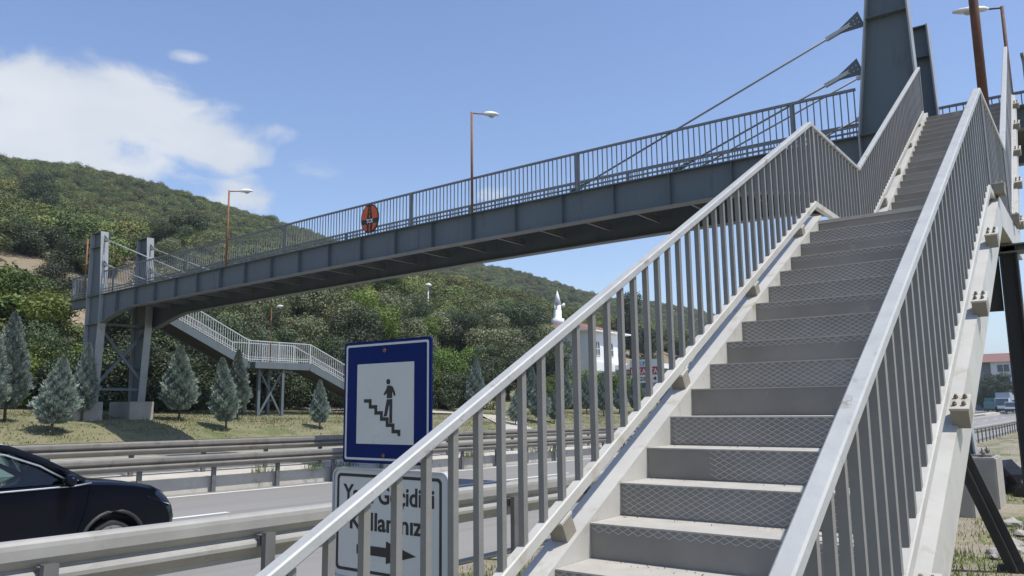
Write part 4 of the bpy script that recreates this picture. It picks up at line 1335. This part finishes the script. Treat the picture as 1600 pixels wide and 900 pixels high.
VAR = {}
for kind, mk, nl, sz in (('round', 'leaf_green', 15000, .070), ('olive', 'leaf_olive', 13000, .068), ('tall', 'leaf_dark', 11000, .072), ('bush', 'leaf_green', 10000, .066), ('round2', 'leaf_dark', 13000, .070), ('bush2', 'leaf_olive', 9000, .066), ('bush3', 'leaf_dark', 9000, .066)):
    VAR[kind] = []
    for s in range(4):
        kk = kind.rstrip('23'); g = np.random.default_rng(hash_ := (len(VAR)*17+s*5+3))
        VAR[kind].append((leaf_mesh('crown', M[mk], crown_lobes(kk, g), nl, sz, seed=hash_), trunk_mesh('trunk', 2.6 if kk != 'bush' else 1.2, .13 if kk != 'bush' else .07, hash_)))


def px_of(x, y, z):
    v = Vector((x, y, z)); d = v.dot(FWD)
    return (800+1236.8*v.dot(RT)/d, 450-1236.8*v.dot(UP)/d) if d > .5 else (-9999, 0)


KINDS = {'round': 'bright green bushy tree', 'olive': 'grey green olive tree', 'tall': 'dark slender evergreen tree', 'bush': 'low bright green shrub', 'round2': 'dark green rounded tree', 'bush2': 'low grey green shrub', 'bush3': 'low dark green shrub'}
TREES = []


def tree(kind, x, y, s, sz=None, z=None):
    TREES.append((kind, x, y, s, sz or s, hz(x, y)-.1 if z is None else z))


g = np.random.default_rng(5)
def at_px(px, y):
    """ground point at distance y across the road, at the bearing of picture column px"""
    d = FWD+RT*((px-800)/1236.8); return d.x/d.y*y
# hand placed trees (bearing column, distance across, kind, size)
spec = [(10, 40, 'round', 1.75, 1.5), (58, 41, 'round', 1.35, 1.15), (95, 39, 'olive', .8, .75), (30, 36.5, 'bush', 1.2, 1.2), (75, 36, 'round2', 1.0, 1.0), (112, 37.0, 'bush', 1.1, 1.15), (-40, 41, 'round', 2.0, 1.6),
        (140, 40, 'round2', 1.0, .92), (175, 38.5, 'round2', 1.0, .95), (205, 37.5, 'tall', 1.2, 1.05), (235, 39.5, 'round', 1.1, 1.1), (262, 38, 'round2', 1.2, 1.05), (295, 38.5, 'round2', 1.2, 1.15), (325, 40, 'tall', 1.3, 1.1), (350, 38, 'bush', 1.3, 1.3),
        (330, 45, 'round', 1.3, 1.3), (365, 43, 'olive', 1.4, 1.45), (395, 40, 'bush', 1.3, 1.3), (400, 47, 'olive', 1.6, 1.55), (440, 44, 'olive', 1.5, 1.5), (425, 38.5, 'round', .95, .95), (470, 39.5, 'round2', 1.0, 1.0), (460, 48, 'olive', 1.7, 1.7), (500, 41, 'bush', 1.5, 1.5),
        (515, 47, 'olive', 1.75, 1.75), (545, 44, 'round2', 1.3, 1.4), (575, 46, 'round', 1.6, 1.7), (560, 38, 'bush', 1.3, 1.2), (605, 47, 'olive', 1.6, 1.6), (640, 44, 'olive', 1.35, 1.4), (660, 47, 'round', 1.25, 1.3), (690, 48, 'olive', 1.6, 1.5), (720, 46, 'tall', 1.35, 1.25),
        (690, 38.5, 'bush', 1.35, 1.7), (650, 37.5, 'bush', 1.15, 1.4), (722, 38.5, 'round', 1.05, 1.15), (750, 40.5, 'round2', 1.2, 1.15), (745, 51, 'olive', 1.7, 1.7), (770, 44, 'olive', 1.7, 1.8), (800, 46, 'tall', 1.9, 1.55), (790, 39.5, 'round2', 1.25, 1.1), (825, 49, 'tall', 2.0, 1.6), (848, 46, 'olive', 1.6, 1.6),
        (840, 37, 'bush', 1.1, 1.1), (870, 38, 'bush', 1.2, 1.3), (865, 42, 'round2', 1.4, 1.4), (900, 39, 'bush', 1.3, 1.3), (930, 40, 'bush', 1.5, 1.35), (890, 36, 'bush', 1.0, .9), (955, 38.5, 'bush', 1.4, 1.2), (985, 40, 'bush', 1.1, .9), (1010, 46, 'tall', 1.5, 1.7), (1040, 38.5, 'bush', 1.1, .8), (1090, 46, 'round', 1.7, 1.6), (1115, 44, 'bush', 1.9, 1.6), (1140, 47, 'round2', 1.6, 1.5), (1070, 60, 'olive', 1.9, 1.6), (980, 60, 'tall', 2.2, 2.2)]
spec += [(px, 35.6+.9*((i*7) % 5)/4, 'bush3', 1.15+.25*((i*3) % 4)/3, 1.15+.35*((i*5) % 4)/3) for i, px in enumerate((150, 178, 200, 225, 250, 272, 300, 322, 345, 372, 398, 425, 455, 480, 520, 548, 580, 612, 700, 735))]
spec += [(px, 38.4, 'round2', 1.15, 1.0+.2*((i*3) % 4)/3) for i, px in enumerate((215, 250, 285, 318, 352, 385, 450, 490))]
for px, y, k, s, szz in spec:
    tree(k, at_px(px, y)+g.normal()*.2, y+g.normal()*.3, s, szz)
# loose trees higher on the slope
for i in range(46):
    y = g.uniform(49, 70); px = g.uniform(-20, 900)
    k = g.choice(['olive', 'round', 'round2', 'bush2', 'olive', 'bush'])
    if px < 250 and y > 48 and g.random() < .97: continue
    s = g.uniform(1.0, 1.55)
    tree(k, at_px(px, y), y, s, s*g.uniform(.85, 1.1))
for px, y, s in ((92, 62, 1.25), (128, 68, 1.5), (104, 69, 1.2), (20, 71, 1.6), (60, 73, 1.5), (160, 71, 1.4), (40, 62, .9)): tree('bush3', at_px(px, y), y, s, s*.85)
# trees standing proud of the hill
for px, y, s in ((50, 150, 2.0), (56, 125, 1.7), (286, 76, 1.5), (262, 74, 1.2)): tree('round2', at_px(px, y), y, s, s)
# trees by the distant buildings on the right
for px, X_, s in ((1533, 204, 2.1), (1546, 200, 2.3), (1560, 206, 1.7), (1574, 203, 1.5), (1588, 206, 1.5)):
    d_ = FWD+RT*((px-800)/1236.8); TREES.append(('round2', X_, d_.y/d_.x*X_, s, s, zr(200)+.1))

order = {}
TREES.sort(key=lambda t: px_of(t[1], t[2], t[5]+2)[0])
for kind, x, y, s, szz, z in TREES:
    q = px_of(x, y, z+2*szz)[0]
    zone = ('left of the far pylon' if q < 120 else 'behind the far pylon' if q < 270 else 'behind the far upper flight' if q < 395 else 'behind the far landing' if q < 535
            else 'behind the blue sign' if q < 680 else 'between blue sign and minaret' if q < 860 else 'in front of the mosque' if q < 1000 else 'right of the billboard' if q < 1400 else 'by the distant apartment block')
    high = y > 50 and q < 1400
    zone = zone if not high else 'high on the slope '+zone.replace('behind', 'above').replace('in front of', 'beyond')
    order.setdefault((kind, zone), []).append((x, y, s, szz, z))
ORD = ['first', 'second', 'third', 'fourth', 'fifth', 'sixth', 'seventh', 'eighth', 'ninth', 'tenth', 'eleventh', 'twelfth']
for (kind, zone), L_ in order.items():
    for i, (x, y, s, szz, z) in enumerate(L_):
        lab = KINDS[kind]+' '+zone
        if len(L_) > 1: lab = ORD[min(i, 11)]+' '+lab
        t = thing('tree' if 'bush' not in kind else 'shrub', (x, y, z), lab, 'tree' if 'bush' not in kind else 'shrub', 'trees and shrubs on the far bank' if x < 190 else 'trees by the apartment block')
        cm, tm = VAR[kind][int(g.integers(4))]
        rz_ = g.uniform(0, 6.28)
        for nm, me in (('trunk', tm), ('crown', cm)):
            o = bpy.data.objects.new(nm, me); COL.objects.link(o); o.parent = t; o.scale = (s, s, szz); o.rotation_euler = (0, 0, rz_)


# young blue grey conifers along the bank
def conifer_mesh(seed, H=2.9, R=.54, n=18000):
    g = np.random.default_rng(seed)
    h = g.random(n)**1.25
    lean = g.normal()*.06
    prof = np.where(h < .30, .45+.55*np.sin(h/.30*math.pi/2), ((1-h)/.70)**.80)
    lump = 1+.16*np.sin(h*23+seed)+.0
    ang = g.uniform(0, 2*math.pi, n)
    br = 1+.20*np.sin(ang*4+h*19+seed)+.20*np.sin(ang*7-h*37+seed*2)+.12*np.sin(ang*11+h*61)
    r = R*prof*br*(.45+.58*g.random(n)**.5)
    z = .42+h*(H-.42)
    c = np.stack([r*np.cos(ang)+lean*z, r*np.sin(ang), z], 1)
    keep = np.sin(ang*3+h*13+seed)+.7*np.sin(ang*7-h*29+seed)+.5*np.sin(h*41) > -1.05
    r = np.where(keep, r, r*.55)
    out = np.stack([np.cos(ang), np.sin(ang), .9+.5*h], 1)+g.normal(size=(n, 3))*.32
    out /= np.linalg.norm(out, axis=1)[:, None]
    sd_ = np.cross(out, g.normal(size=(n, 3))); sd_ /= np.linalg.norm(sd_, axis=1)[:, None]
    l = (.045+.05*g.random(n))[:, None]; w = l*.34
    v = np.stack([c-sd_*w, c+sd_*w, c+out*l*1.4], 1).reshape(-1, 3)
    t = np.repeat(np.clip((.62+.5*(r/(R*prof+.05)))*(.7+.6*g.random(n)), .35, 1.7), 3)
    return arr_mesh('crown', v, np.arange(3*n).reshape(-1, 3), M['leaf_blue'], t)


CON = [conifer_mesh(1), conifer_mesh(2, 3.05, .50), conifer_mesh(3, 2.8, .58), conifer_mesh(4, 2.95, .47), conifer_mesh(5, 2.75, .55), conifer_mesh(6, 3.0, .53)]
ct = MB(); ct.tube([(0, 0, -.3), (0, 0, .5), (.02, 0, 1.6)], [.055, .045, .02], 7); ctm = ct.mesh('trunk', M['trunk'])
conifers = [((-4, 30.2), 1.0, 1.22, 'tall blue grey young conifer cut by the left edge of the picture'), ((24, 30.6), 1.05, 1.25, 'tallest blue grey young conifer near the left edge'), ((97, 28.3), 1.0, .93, 'wide blue grey young conifer left of the far pylon leg'),
            ((142, 30.8), .84, .97, 'slim blue grey young conifer in front of the far pylon leg'), ((290, 30.7), 1.02, 1.08, 'lone blue grey young conifer right of the far pylon footing'), ((362, 28.3), .88, .94, 'front one of the two blue grey young conifers below the far landing'),
            ((379, 30.6), .86, .99, 'rear one of the two blue grey young conifers below the far landing'), ((505, 28.2), .66, .74, 'small blue grey young conifer just left of the blue sign'),
            ((742, 33.0), .98, 1.16, 'blue grey young conifer by the gravel track right of the blue sign')]
for i, (px, y, s, szz) in enumerate(((803, 27.8, .72, .82), (828, 31.5, .95, 1.1), (842, 28.3, .95, 1.0), (878, 31.5, .9, 1.15), (862, 28.2, .6, .7), (912, 31.5, .85, 1.05), (938, 30.5, .85, 1.05), (962, 31.5, .85, 1.0), (985, 32, .85, 1.05), (1008, 32, .8, .95), (1035, 32, .8, .95), (1065, 31.5, .9, 1.0))):
    conifers.append(((px, y), s, szz, ORD[i]+' from left of the blue grey young conifers seen through the left stair railing'))
for i, ((px, y), s, szz, lab) in enumerate(conifers):
    x = at_px(px, y); z = hz(x, y)-.03
    t = thing('conifer_tree', (x, y, z), lab, 'tree', 'young blue grey conifers along the bank')
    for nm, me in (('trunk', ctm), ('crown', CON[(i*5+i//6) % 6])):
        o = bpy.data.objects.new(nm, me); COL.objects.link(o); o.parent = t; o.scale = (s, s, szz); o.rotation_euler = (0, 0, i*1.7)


# scrub covering the hillside: one mass
def scrub():
    src = bpy.data.collections.new('scrub_kinds')
    for s in range(5):
        gg = np.random.default_rng(100+s)
        lob = [(gg.normal()*.38, gg.normal()*.38, .5+.45*gg.random(), .5+.3*gg.random(), .5+.3*gg.random(), .45+.3*gg.random()) for _ in range(7)]
        me = leaf_mesh('scrub_bush', M['leaf_scrub'], lob, 4500, .085, seed=200+s, up=.5, tone=(.55, 1.35))
        o = bpy.data.objects.new('scrub_bush', me); src.objects.link(o)
    gg = np.random.default_rng(77); P_, SC, IX = [], [], []
    def density(x, y):
        n = math.sin(x*.05+2)*math.sin(y*.07+1)+.6*math.sin(x*.13+y*.11)
        return n
    def scatter(n, px0, px1, y0, y1, smin, smax, pw):
        for _ in range(n):
            px = gg.uniform(px0, px1); y = y0+(y1-y0)*gg.random()**pw
            x = at_px(px, y)
            if x > 3600: continue
            bare = (-30 < px < 250 and 45 < y < 74)
            if bare and gg.random() < .96: continue
            dn = density(x, y)
            if dn < -1.0 and gg.random() < .8: continue
            if px > 700 and abs((px-730)-(y-150)*.55) < 5 and 130 < y < 215: continue
            P_.append((x, y, hz(x, y)-.15)); s = gg.uniform(smin, smax)*(1+.3*(gg.random() < .08)); SC.append(s); IX.append(int(gg.integers(5)))
    scatter(1300, -60, 760, 47, 95, .9, 1.9, .9)
    scatter(7500, -60, 700, 86, 275, .95, 2.0, .8)
    scatter(6500, 560, 1000, 60, 275, 1.0, 2.1, .6)
    scatter(3800, 900, 1240, 60, 275, 1.2, 2.4, .6)
    for _ in range(1500):
        px = gg.uniform(1380, 1650); y = gg.uniform(100, 300); x = at_px(px, y)
        if 300 < x < 3500: P_.append((x, y, hz(x, y)-.2)); SC.append(gg.uniform(3, 7)); IX.append(int(gg.integers(5)))
    n = len(P_)
    me = bpy.data.meshes.new('hillside_scrub'); me.vertices.add(n); me.vertices.foreach_set('co', np.array(P_, np.float32).ravel())
    a = me.attributes.new('scl', 'FLOAT', 'POINT'); a.data.foreach_set('value', np.array(SC, np.float32))
    a = me.attributes.new('rotz', 'FLOAT', 'POINT'); a.data.foreach_set('value', gg.uniform(0, 6.28, n).astype(np.float32))
    a = me.attributes.new('kind_no', 'INT', 'POINT'); a.data.foreach_set('value', np.array(IX, np.int32))
    o = bpy.data.objects.new('hillside_scrub', me); COL.objects.link(o)
    ng = bpy.data.node_groups.new('scatter_scrub', 'GeometryNodeTree')
    ng.interface.new_socket('Geometry', in_out='INPUT', socket_type='NodeSocketGeometry'); ng.interface.new_socket('Geometry', in_out='OUTPUT', socket_type='NodeSocketGeometry')
    N, L = ng.nodes, ng.links
    gi, go = N.new('NodeGroupInput'), N.new('NodeGroupOutput')
    ci = N.new('GeometryNodeCollectionInfo'); ci.inputs['Collection'].default_value = src; ci.inputs['Separate Children'].default_value = True; ci.inputs['Reset Children'].default_value = True
    ip = N.new('GeometryNodeInstanceOnPoints'); ip.inputs['Pick Instance'].default_value = True
    def named(nm, ty):
        q = N.new('GeometryNodeInputNamedAttribute'); q.data_type = ty; q.inputs['Name'].default_value = nm; return q.outputs['Attribute']
    cx = N.new('ShaderNodeCombineXYZ'); L.new(named('rotz', 'FLOAT'), cx.inputs['Z'])
    L.new(gi.outputs[0], ip.inputs['Points']); L.new(ci.outputs[0], ip.inputs['Instance']); L.new(named('kind_no', 'INT'), ip.inputs['Instance Index'])
    L.new(cx.outputs[0], ip.inputs['Rotation']); L.new(named('scl', 'FLOAT'), ip.inputs['Scale']); L.new(ip.outputs[0], go.inputs[0])
    md = o.modifiers.new('scatter', 'NODES'); md.node_group = ng
    structure(o, 'stuff')


scrub()


# grass: blades in tufts on the verge and the bank
def grass(name, pts, hmin, hmax, m, blades=14, spread=.09, seed=1, w=.006):
    gg = np.random.default_rng(seed); P_ = np.array(pts); n = len(P_)*blades
    base = np.repeat(P_, blades, 0)+np.c_[gg.normal(size=(n, 2))*spread, np.zeros(n)]
    h = gg.uniform(hmin, hmax, n); a = gg.uniform(0, 6.28, n); ln = gg.uniform(.1, .7, n)
    d = np.stack([np.cos(a), np.sin(a), np.zeros(n)], 1); sd_ = np.stack([-np.sin(a), np.cos(a), np.zeros(n)], 1)*w*gg.uniform(.7, 1.5, n)[:, None]
    tip = base+d*(h*ln)[:, None]+np.c_[np.zeros((n, 2)), h]
    v = np.stack([base-sd_, base+sd_, tip], 1).reshape(-1, 3)
    t = np.repeat(gg.uniform(.6, 1.5, n), 3)
    o = bpy.data.objects.new(name, arr_mesh(name, v, np.arange(3*n).reshape(-1, 3), m, t)); COL.objects.link(o)
    return structure(o, 'stuff')


gg = np.random.default_rng(21)
def field(n, x0, x1, y0, y1, zf, th=0.0, sc=1.0):
    out = []
    for _ in range(n):
        x, y = gg.uniform(x0, x1), gg.uniform(y0, y1)
        if math.sin(x*1.1*sc+.7*y)*math.sin(y*1.3*sc-.5*x)+.5*math.sin(x*.6*sc+y*2.1*sc)+gg.normal()*.45 > th: out.append((x, y, zf(x, y)-.01))
    return out
gp1 = field(1100, 3.2, 16, 2.3, 6.2, verge_z, .1)+field(3600, 6, 24, -2.5, 1.9, verge_z, .35)+field(900, 16, 60, -3, 5.6, verge_z, .2)
grass('green_grass', gp1, .015, .075, M['grassblade'], 26, .15, 2)
gp2 = field(900, 3.2, 16, 2.3, 6.2, verge_z, -.3)+field(900, 6, 24, -2.5, 1.9, verge_z, -.1)+field(1200, 20, 70, -3, 5.6, verge_z, -.3)
grass('dry_grass', gp2, .012, .05, M['drygrass'], 10, .18, 3)
bz_ = lambda x, y: hz(x, y)
grass('bank_grass', field(9000, 4, 75, 26.0, 35, bz_, -.5, .5), .02, .07, M['drygrass'], 12, .34, 4, w=.022)
grass('bank_grass', field(3500, 4, 75, 26.2, 35, bz_, .35, .5), .015, .055, M['grassblade'], 16, .42, 5, w=.02)

# weeds on the median kerb
grass('median_weeds', [(x+gg.normal()*.15, 16.75+gg.normal()*.08, zr(x)+.36) for x in (12.3, 13.6, 14.9, 17.2, 20, 20.2, 24, 25, 28, 31) for _ in range(3)], .1, .3, M['grassblade'], 22, .12, 6, w=.008)

# stones and rubble beside the stair
def rock(loc, s, label, m='stone', seed=0, name='stone', cat='stone', group='stones on the verge'):
    g_ = np.random.default_rng(seed)
    bm = bmesh.new(); bmesh.ops.create_icosphere(bm, subdivisions=2, radius=1)
    for v in bm.verts:
        k = 1+.22*math.sin(v.co.x*3+seed)*math.cos(v.co.y*4+seed*2)+.12*g_.normal()
        v.co = Vector((v.co.x*s[0]*k, v.co.y*s[1]*k, v.co.z*s[2]*k))
    me = bpy.data.meshes.new(name); bm.to_mesh(me); bm.free(); me.materials.append(M[m])
    o = bpy.data.objects.new(name, me); COL.objects.link(o); o.location = loc; tag(o, label, cat, group); return o


rock((17.6, 1.55, verge_z(17.6, 1.5)+.16), (.5, .38, .36), 'crumpled black plastic sheet heap on the ground right of the concrete footings', 'plasticbag', 4, 'plastic_heap', 'rubbish', None)
rock((17.0, 1.28, verge_z(17, 1.3)+.08), (.4, .25, .2), 'small fold of black plastic in front of the bigger heap', 'plasticbag', 9, 'plastic_heap', 'rubbish', None)
for i, (x, y, s) in enumerate(((10.3, .92, .10), (10.9, 1.05, .12), (10.0, 1.12, .08), (11.6, 1.0, .09), (9.6, 1.05, .07), (12.4, 1.15, .12), (11.2, .85, .07))):
    rock((x, y, verge_z(x, y)+.02), (s*1.3, s, s*.55), ORD[i]+' pale stone lying in the dry grass beside the dark brace', 'stone', 20+i)


# ------------------------------------------------------------------ buildings
def arch_window(parent, x, y, z, w, h, face='y'):
    """arched window on a wall facing -y; x is the left edge"""
    pts = [(x, z), (x+w, z)]+[(x+w/2+w/2*math.cos(math.pi*k/8), z+h-w/2+w/2*math.sin(math.pi*k/8)) for k in range(9)]
    b = MB(); b.prism(pts, 'y', y-.02, y+.05); wn = b.build('window', M['glassdark'], parent)
    f = MB(); q = [(px_, y-.03, pz) for px_, pz in pts]; f.tube(q+[q[0]], .05, 5)
    f.box((x+w/2-.04, y-.05, z), (x+w/2+.04, y-.021, z+h)); f.box((x, y-.05, z+h*.45), (x+w, y-.021, z+h*.45+.07)); f.build('window_frame', M['white'], wn)


mq = thing('mosque', (80, 48, 3), 'white walled mosque with red tiled roof and arched windows behind the stair railing', 'mosque')
mx0, mx1, my0, my1, mz0, mz1 = 74.6, 82.6, 45, 57, 1.0, 8.2
b = MB(); b.box((mx0, my0, mz0), (mx1, my1, mz1)); b.build('wall', M['plaster'], mq)
b = MB(); b.box((mx0-.15, my0-.2, 3.9), (mx1+.15, my0-.001, 4.9)); b.build('porch_band', M['white'], mq)
b = MB(); e = .7
b.box((mx0-e, my0-e, mz1+.002), (mx1+e, my1+e, mz1+.14)); b.build('eaves', M['plaster'], mq)
b = MB(); cxm = (mx0+mx1)/2
b.add([(mx0-e, my0-e, mz1+.145), (mx1+e, my0-e, mz1+.145), (mx1+e, my1+e, mz1+.145), (mx0-e, my1+e, mz1+.145), (cxm, my0+4.0, mz1+1.55), (cxm, my1-4.0, mz1+1.55)], [(0, 1, 4), (1, 2, 5, 4), (2, 3, 5), (3, 0, 4, 5), (3, 2, 1, 0)])
rf = b.build('roof', M['roof'], mq)
for xw in (75.9, 78.9, 81.0): arch_window(mq, xw, my0, 5.6, .95, 1.6)
mn = thing('minaret', (79, 52.5, 8), 'slim white minaret with balcony and pointed cap rising above the red roof', 'minaret')
cx, cy = at_px(870.5, 52.5), 52.5
b = MB(); b.tube([(cx, cy, 3), (cx, cy, 11.6)], .48, 12); b.build('shaft', M['plaster'], mn)
b = MB(); b.tube([(cx, cy, 9.75), (cx, cy, 10.0), (cx, cy, 10.55)], [.5, .78, .78], 12); b.build('balcony', M['white'], mn)
b = MB(); b.tube([(cx, cy, 10.5), (cx, cy, 12.35)], .42, 12); b.build('upper_shaft', M['plaster'], mn)
b = MB(); b.tube([(cx, cy, 12.3), (cx, cy, 14.0)], [.47, .03], 12); b.build('cap', M['plaster'], mn)
b = MB(); b.tube([(cx, cy, 14.0), (cx, cy, 14.5)], .03, 5); b.build('finial', M['bolt'], mn)
for (ddx, ddy) in ((-.55, -.25), (.45, -.5)):
    b = MB(); b.tube([(cx+ddx*.7, cy+ddy*.7, 12.2), (cx+ddx*1.3, cy+ddy*1.3, 12.25)], [.08, .25], 8); b.build('loudspeaker', M['bolt'] if ddx < 0 else M['white'], mn)

# restaurant billboard and the low white building behind it
bb_ = thing('billboard', (68, 38, 1.5), 'roadside restaurant billboard with LOKANTA in white on a red band', 'billboard')
by0, bzc = 38.0, 3.55
bx = at_px(1002, by0)
bw, bh = 3.3, 2.4
yl_, yr_ = by0+bw/2, by0-bw/2
def bpnl(z0, z1, m, nm, dx_):
    b = MB(); b.box((bx-dx_, yr_, z0), (bx+.05, yl_, z1)); return b.build(nm, M[m], bb_)
bpnl(bzc-bh/2, bzc+bh/2, 'white', 'panel', .0)
bpnl(bzc-.38, bzc+.42, 'red', 'red_band', .02)
text('lettering', 'LOKANTA', .78, (bx-.03, yl_-.12, bzc-.28), m=M['white'], parent=bb_, width=bw-.3, bold=.012)
text('lettering', 'ŞEN', .62, (bx-.01, yl_-.15, bzc+.55), m=M['cyan'], parent=bb_, width=bw*.62, bold=.012)
text('lettering', '0228 94', .55, (bx-.01, yl_-.2, bzc-.98), m=M['black'], parent=bb_, width=bw*.85, bold=.008)
for y in (yr_+.4, yl_-.4):
    b = MB(); b.box((bx+.06, y-.06, hz(bx, y)-.3), (bx+.18, y+.06, bzc+bh/2)); b.build('leg', M['bolt'], bb_)
lh = thing('low_building', (80, 38, 2), 'low white flat roofed building with dark windows right of the billboard', 'building')
lx, ly = at_px(1020, 40), 40
b = MB(); b.box((lx, ly, 0), (lx+14, ly+6, 4.1)); b.build('wall', M['plaster_grey'], lh)
b = MB(); b.box((lx-.6, ly-.8, 4.11), (lx+14.6, ly+6, 4.65)); b.build('roof', M['white'], lh)
for k in range(5):
    b = MB(); b.box((lx+.8+k*2.6, ly-.03, 2.2), (lx+2.6+k*2.6, ly+.02, 3.7)); w_ = b.build('window', M['glassdark'], lh)
    b = MB(); b.box((lx+1.66+k*2.6, ly-.05, 2.2), (lx+1.74+k*2.6, ly-.031, 3.7)); b.build('window_frame', M['white'], w_)
for k in range(2):
    b = MB(); b.box((lx-.03, ly+.6+k*2.4, 2.0), (lx+.02, ly+2.4+k*2.4, 3.6)); b.build('window', M['glassdark'], lh)

# light poles on the slope
def pole(px, y, ztop, zbot, label, flood):
    x = at_px(px, y); t = thing('light_pole', (x, y, zbot), label, 'lamp', None)
    b = MB(); b.tube([(x, y, zbot), (x, y, ztop)], .09, 7); b.build('pole', M['galv'], t)
    b = MB()
    if flood:
        for dy in (-.7, .7): b.box((x-.2, y+dy-.35, ztop-.1), (x+.2, y+dy+.35, ztop+.45))
        b.beam((x, y-1, ztop-.15), (x, y+1, ztop-.15), .08, .08)
    else: b.sphere((x, y, ztop+.15), .42, .42, .22, 8, 5)
    b.build('lamp_head', M['bolt'] if flood else M['lamp'], t)
pole(669, 62, 14.0, hz(at_px(669, 62), 62), 'pale grey light pole standing on the hillside between the bridge and the blue sign', False)
pole(1008, 50, 9.6, 1.5, 'floodlight pole rising just behind the billboard', True)

# distant apartment block, trucks and vans on the far carriageway side
ap = thing('apartment_block', (215, 19, -2), 'distant pale apartment block with red roof seen beside the dark trestle leg', 'building')
ax0 = 212.0
ya_, yb_ = ax0*.118, ax0*.058
yc_ = ax0*.0985
za_ = -3.3
b = MB(); b.box((ax0, yb_-6, za_), (ax0+14, yc_, za_+12.3)); b.build('wall', M['plaster'], ap)
b = MB(); b.box((ax0+2, yc_+.01, za_), (ax0+14, ya_+4, za_+12.3)); b.build('side_wall', M['plaster_grey'], ap)
b = MB(); r0 = za_+12.31
b.add([(ax0-.8, yb_-7, r0), (ax0+15, yb_-7, r0), (ax0+15, ya_+5, r0), (ax0-.8, ya_+5, r0), (ax0+7, yb_-2, r0+2.3), (ax0+7, ya_, r0+2.3)], [(0, 1, 4), (1, 2, 5, 4), (2, 3, 5), (3, 0, 4, 5), (3, 2, 1, 0)]); b.build('roof', M['roof'], ap)
for fl in range(4):
    z = za_+.9+fl*2.85
    for k, yy in enumerate((yc_-3.6, yc_-7.2, yc_-10.6)):
        b = MB(); b.box((ax0-.06, yy, z+.6), (ax0+.02, yy+2.3, z+2.2)); wn = b.build('window', M['glassdark'], ap)
        b = MB(); b.box((ax0-.1, yy+1.1, z+.6), (ax0-.061, yy+1.2, z+2.2)); b.box((ax0-.12, yy-.1, z+.5), (ax0-.061, yy+2.4, z+.6)); b.build('window_frame', M['white'], wn)
    b = MB(); b.box((ax0-1.3, yc_-8.3, z-.15), (ax0-.07, yc_-4.4, z+.0)); b.box((ax0-1.3, yc_-8.3, z), (ax0-1.2, yc_-4.4, z+.9)); b.build('balcony', M['plaster_blue'], ap)
b = MB(); b.box((ax0+3, ya_+1, r0), (ax0+4.2, ya_+2.2, r0+2.6)); b.build('chimney', M['concrete'], ap)


def truck(px, X_, w, h, l, label, cab, box, name='truck', low=False):
    d = FWD+RT*((px-800)/1236.8); y = d.y/d.x*X_; z = TZ
    t = thing(name, (X_, y, z), label, 'truck' if not low else 'van', 'parked vehicles beyond the far guardrail')
    h1 = h*.62 if not low else h*.55
    b = MB(); b.prism([(X_, z+.45), (X_-.0, z+1.1), (X_+.35, z+h1 if low else z+h*.72), (X_+1.9, z+h1*1.0 if low else z+h*.72), (X_+1.9, z+.45)], 'y', y-w/2, y+w/2); b.build('cab', M[cab], t, bevel=.05)
    b = MB(); b.prism([(X_-.02, z+1.2 if not low else z+.98), (X_-.02+.3, z+h*.68 if not low else z+h*.93), (X_+.5, z+h*.68 if not low else z+h*.93), (X_+.2, z+1.2 if not low else z+.98)], 'y', y-w/2+.12, y+w/2-.12); b.build('windscreen', M['glassdark'], t)
    b = MB(); b.box((X_+(2.0 if not low else 1.0), y-w/2, z+(.8 if not low else .45)), (X_+l, y+w/2, z+h)); b.build('cargo_box', M[box], t, bevel=.06)
    b = MB(); b.box((X_-.05, y-w/2, z+.35), (X_, y+w/2, z+.62)); b.build('bumper', M['carplastic'], t)
    for xw in (X_+.9, X_+l-1.1):
        for s in (-1, 1):
            b = MB(); b.tube([(xw, y+s*(w/2-.25), z+.42), (xw, y+s*(w/2+.02), z+.42)], .42 if not low else .33, 12); b.build('wheel', M['tyre'], t)
TZ = zr(180)+.46
truck(1559, 168, 1.75, 1.9, 4.3, 'small white van leading the parked vehicles by the road', 'carwhite', 'carwhite', 'van', True)
truck(1547, 180, 2.4, 3.7, 8, 'grey truck with a dark windscreen parked behind the white van', 'plaster_blue', 'plaster_grey')
truck(1566, 186, 2.4, 3.3, 9, 'white box truck parked right of the grey truck', 'carwhite', 'carwhite')
truck(1529, 180, 2.3, 2.7, 6, 'green truck half hidden by the pale stair stringer', 'van_green', 'van_green')


# ------------------------------------------------------------------ air
hb = MB(); hb.box((-90, -430, -8), (4300, 1000, 190))
hzo = hb.build('haze', M['stone'])
hm = bpy.data.materials.new('thin_haze'); hm.use_nodes = True
hn, hl_ = hm.node_tree.nodes, hm.node_tree.links
hn.clear(); ho_ = hn.new('ShaderNodeOutputMaterial'); pv = hn.new('ShaderNodeVolumePrincipled')
pv.inputs['Color'].default_value = (.80, .88, 1, 1); pv.inputs['Density'].default_value = .0003
pv.inputs['Anisotropy'].default_value = .2
hl_.new(pv.outputs[0], ho_.inputs['Volume'])
hzo.data.materials.clear(); hzo.data.materials.append(hm)
structure(hzo, 'stuff')
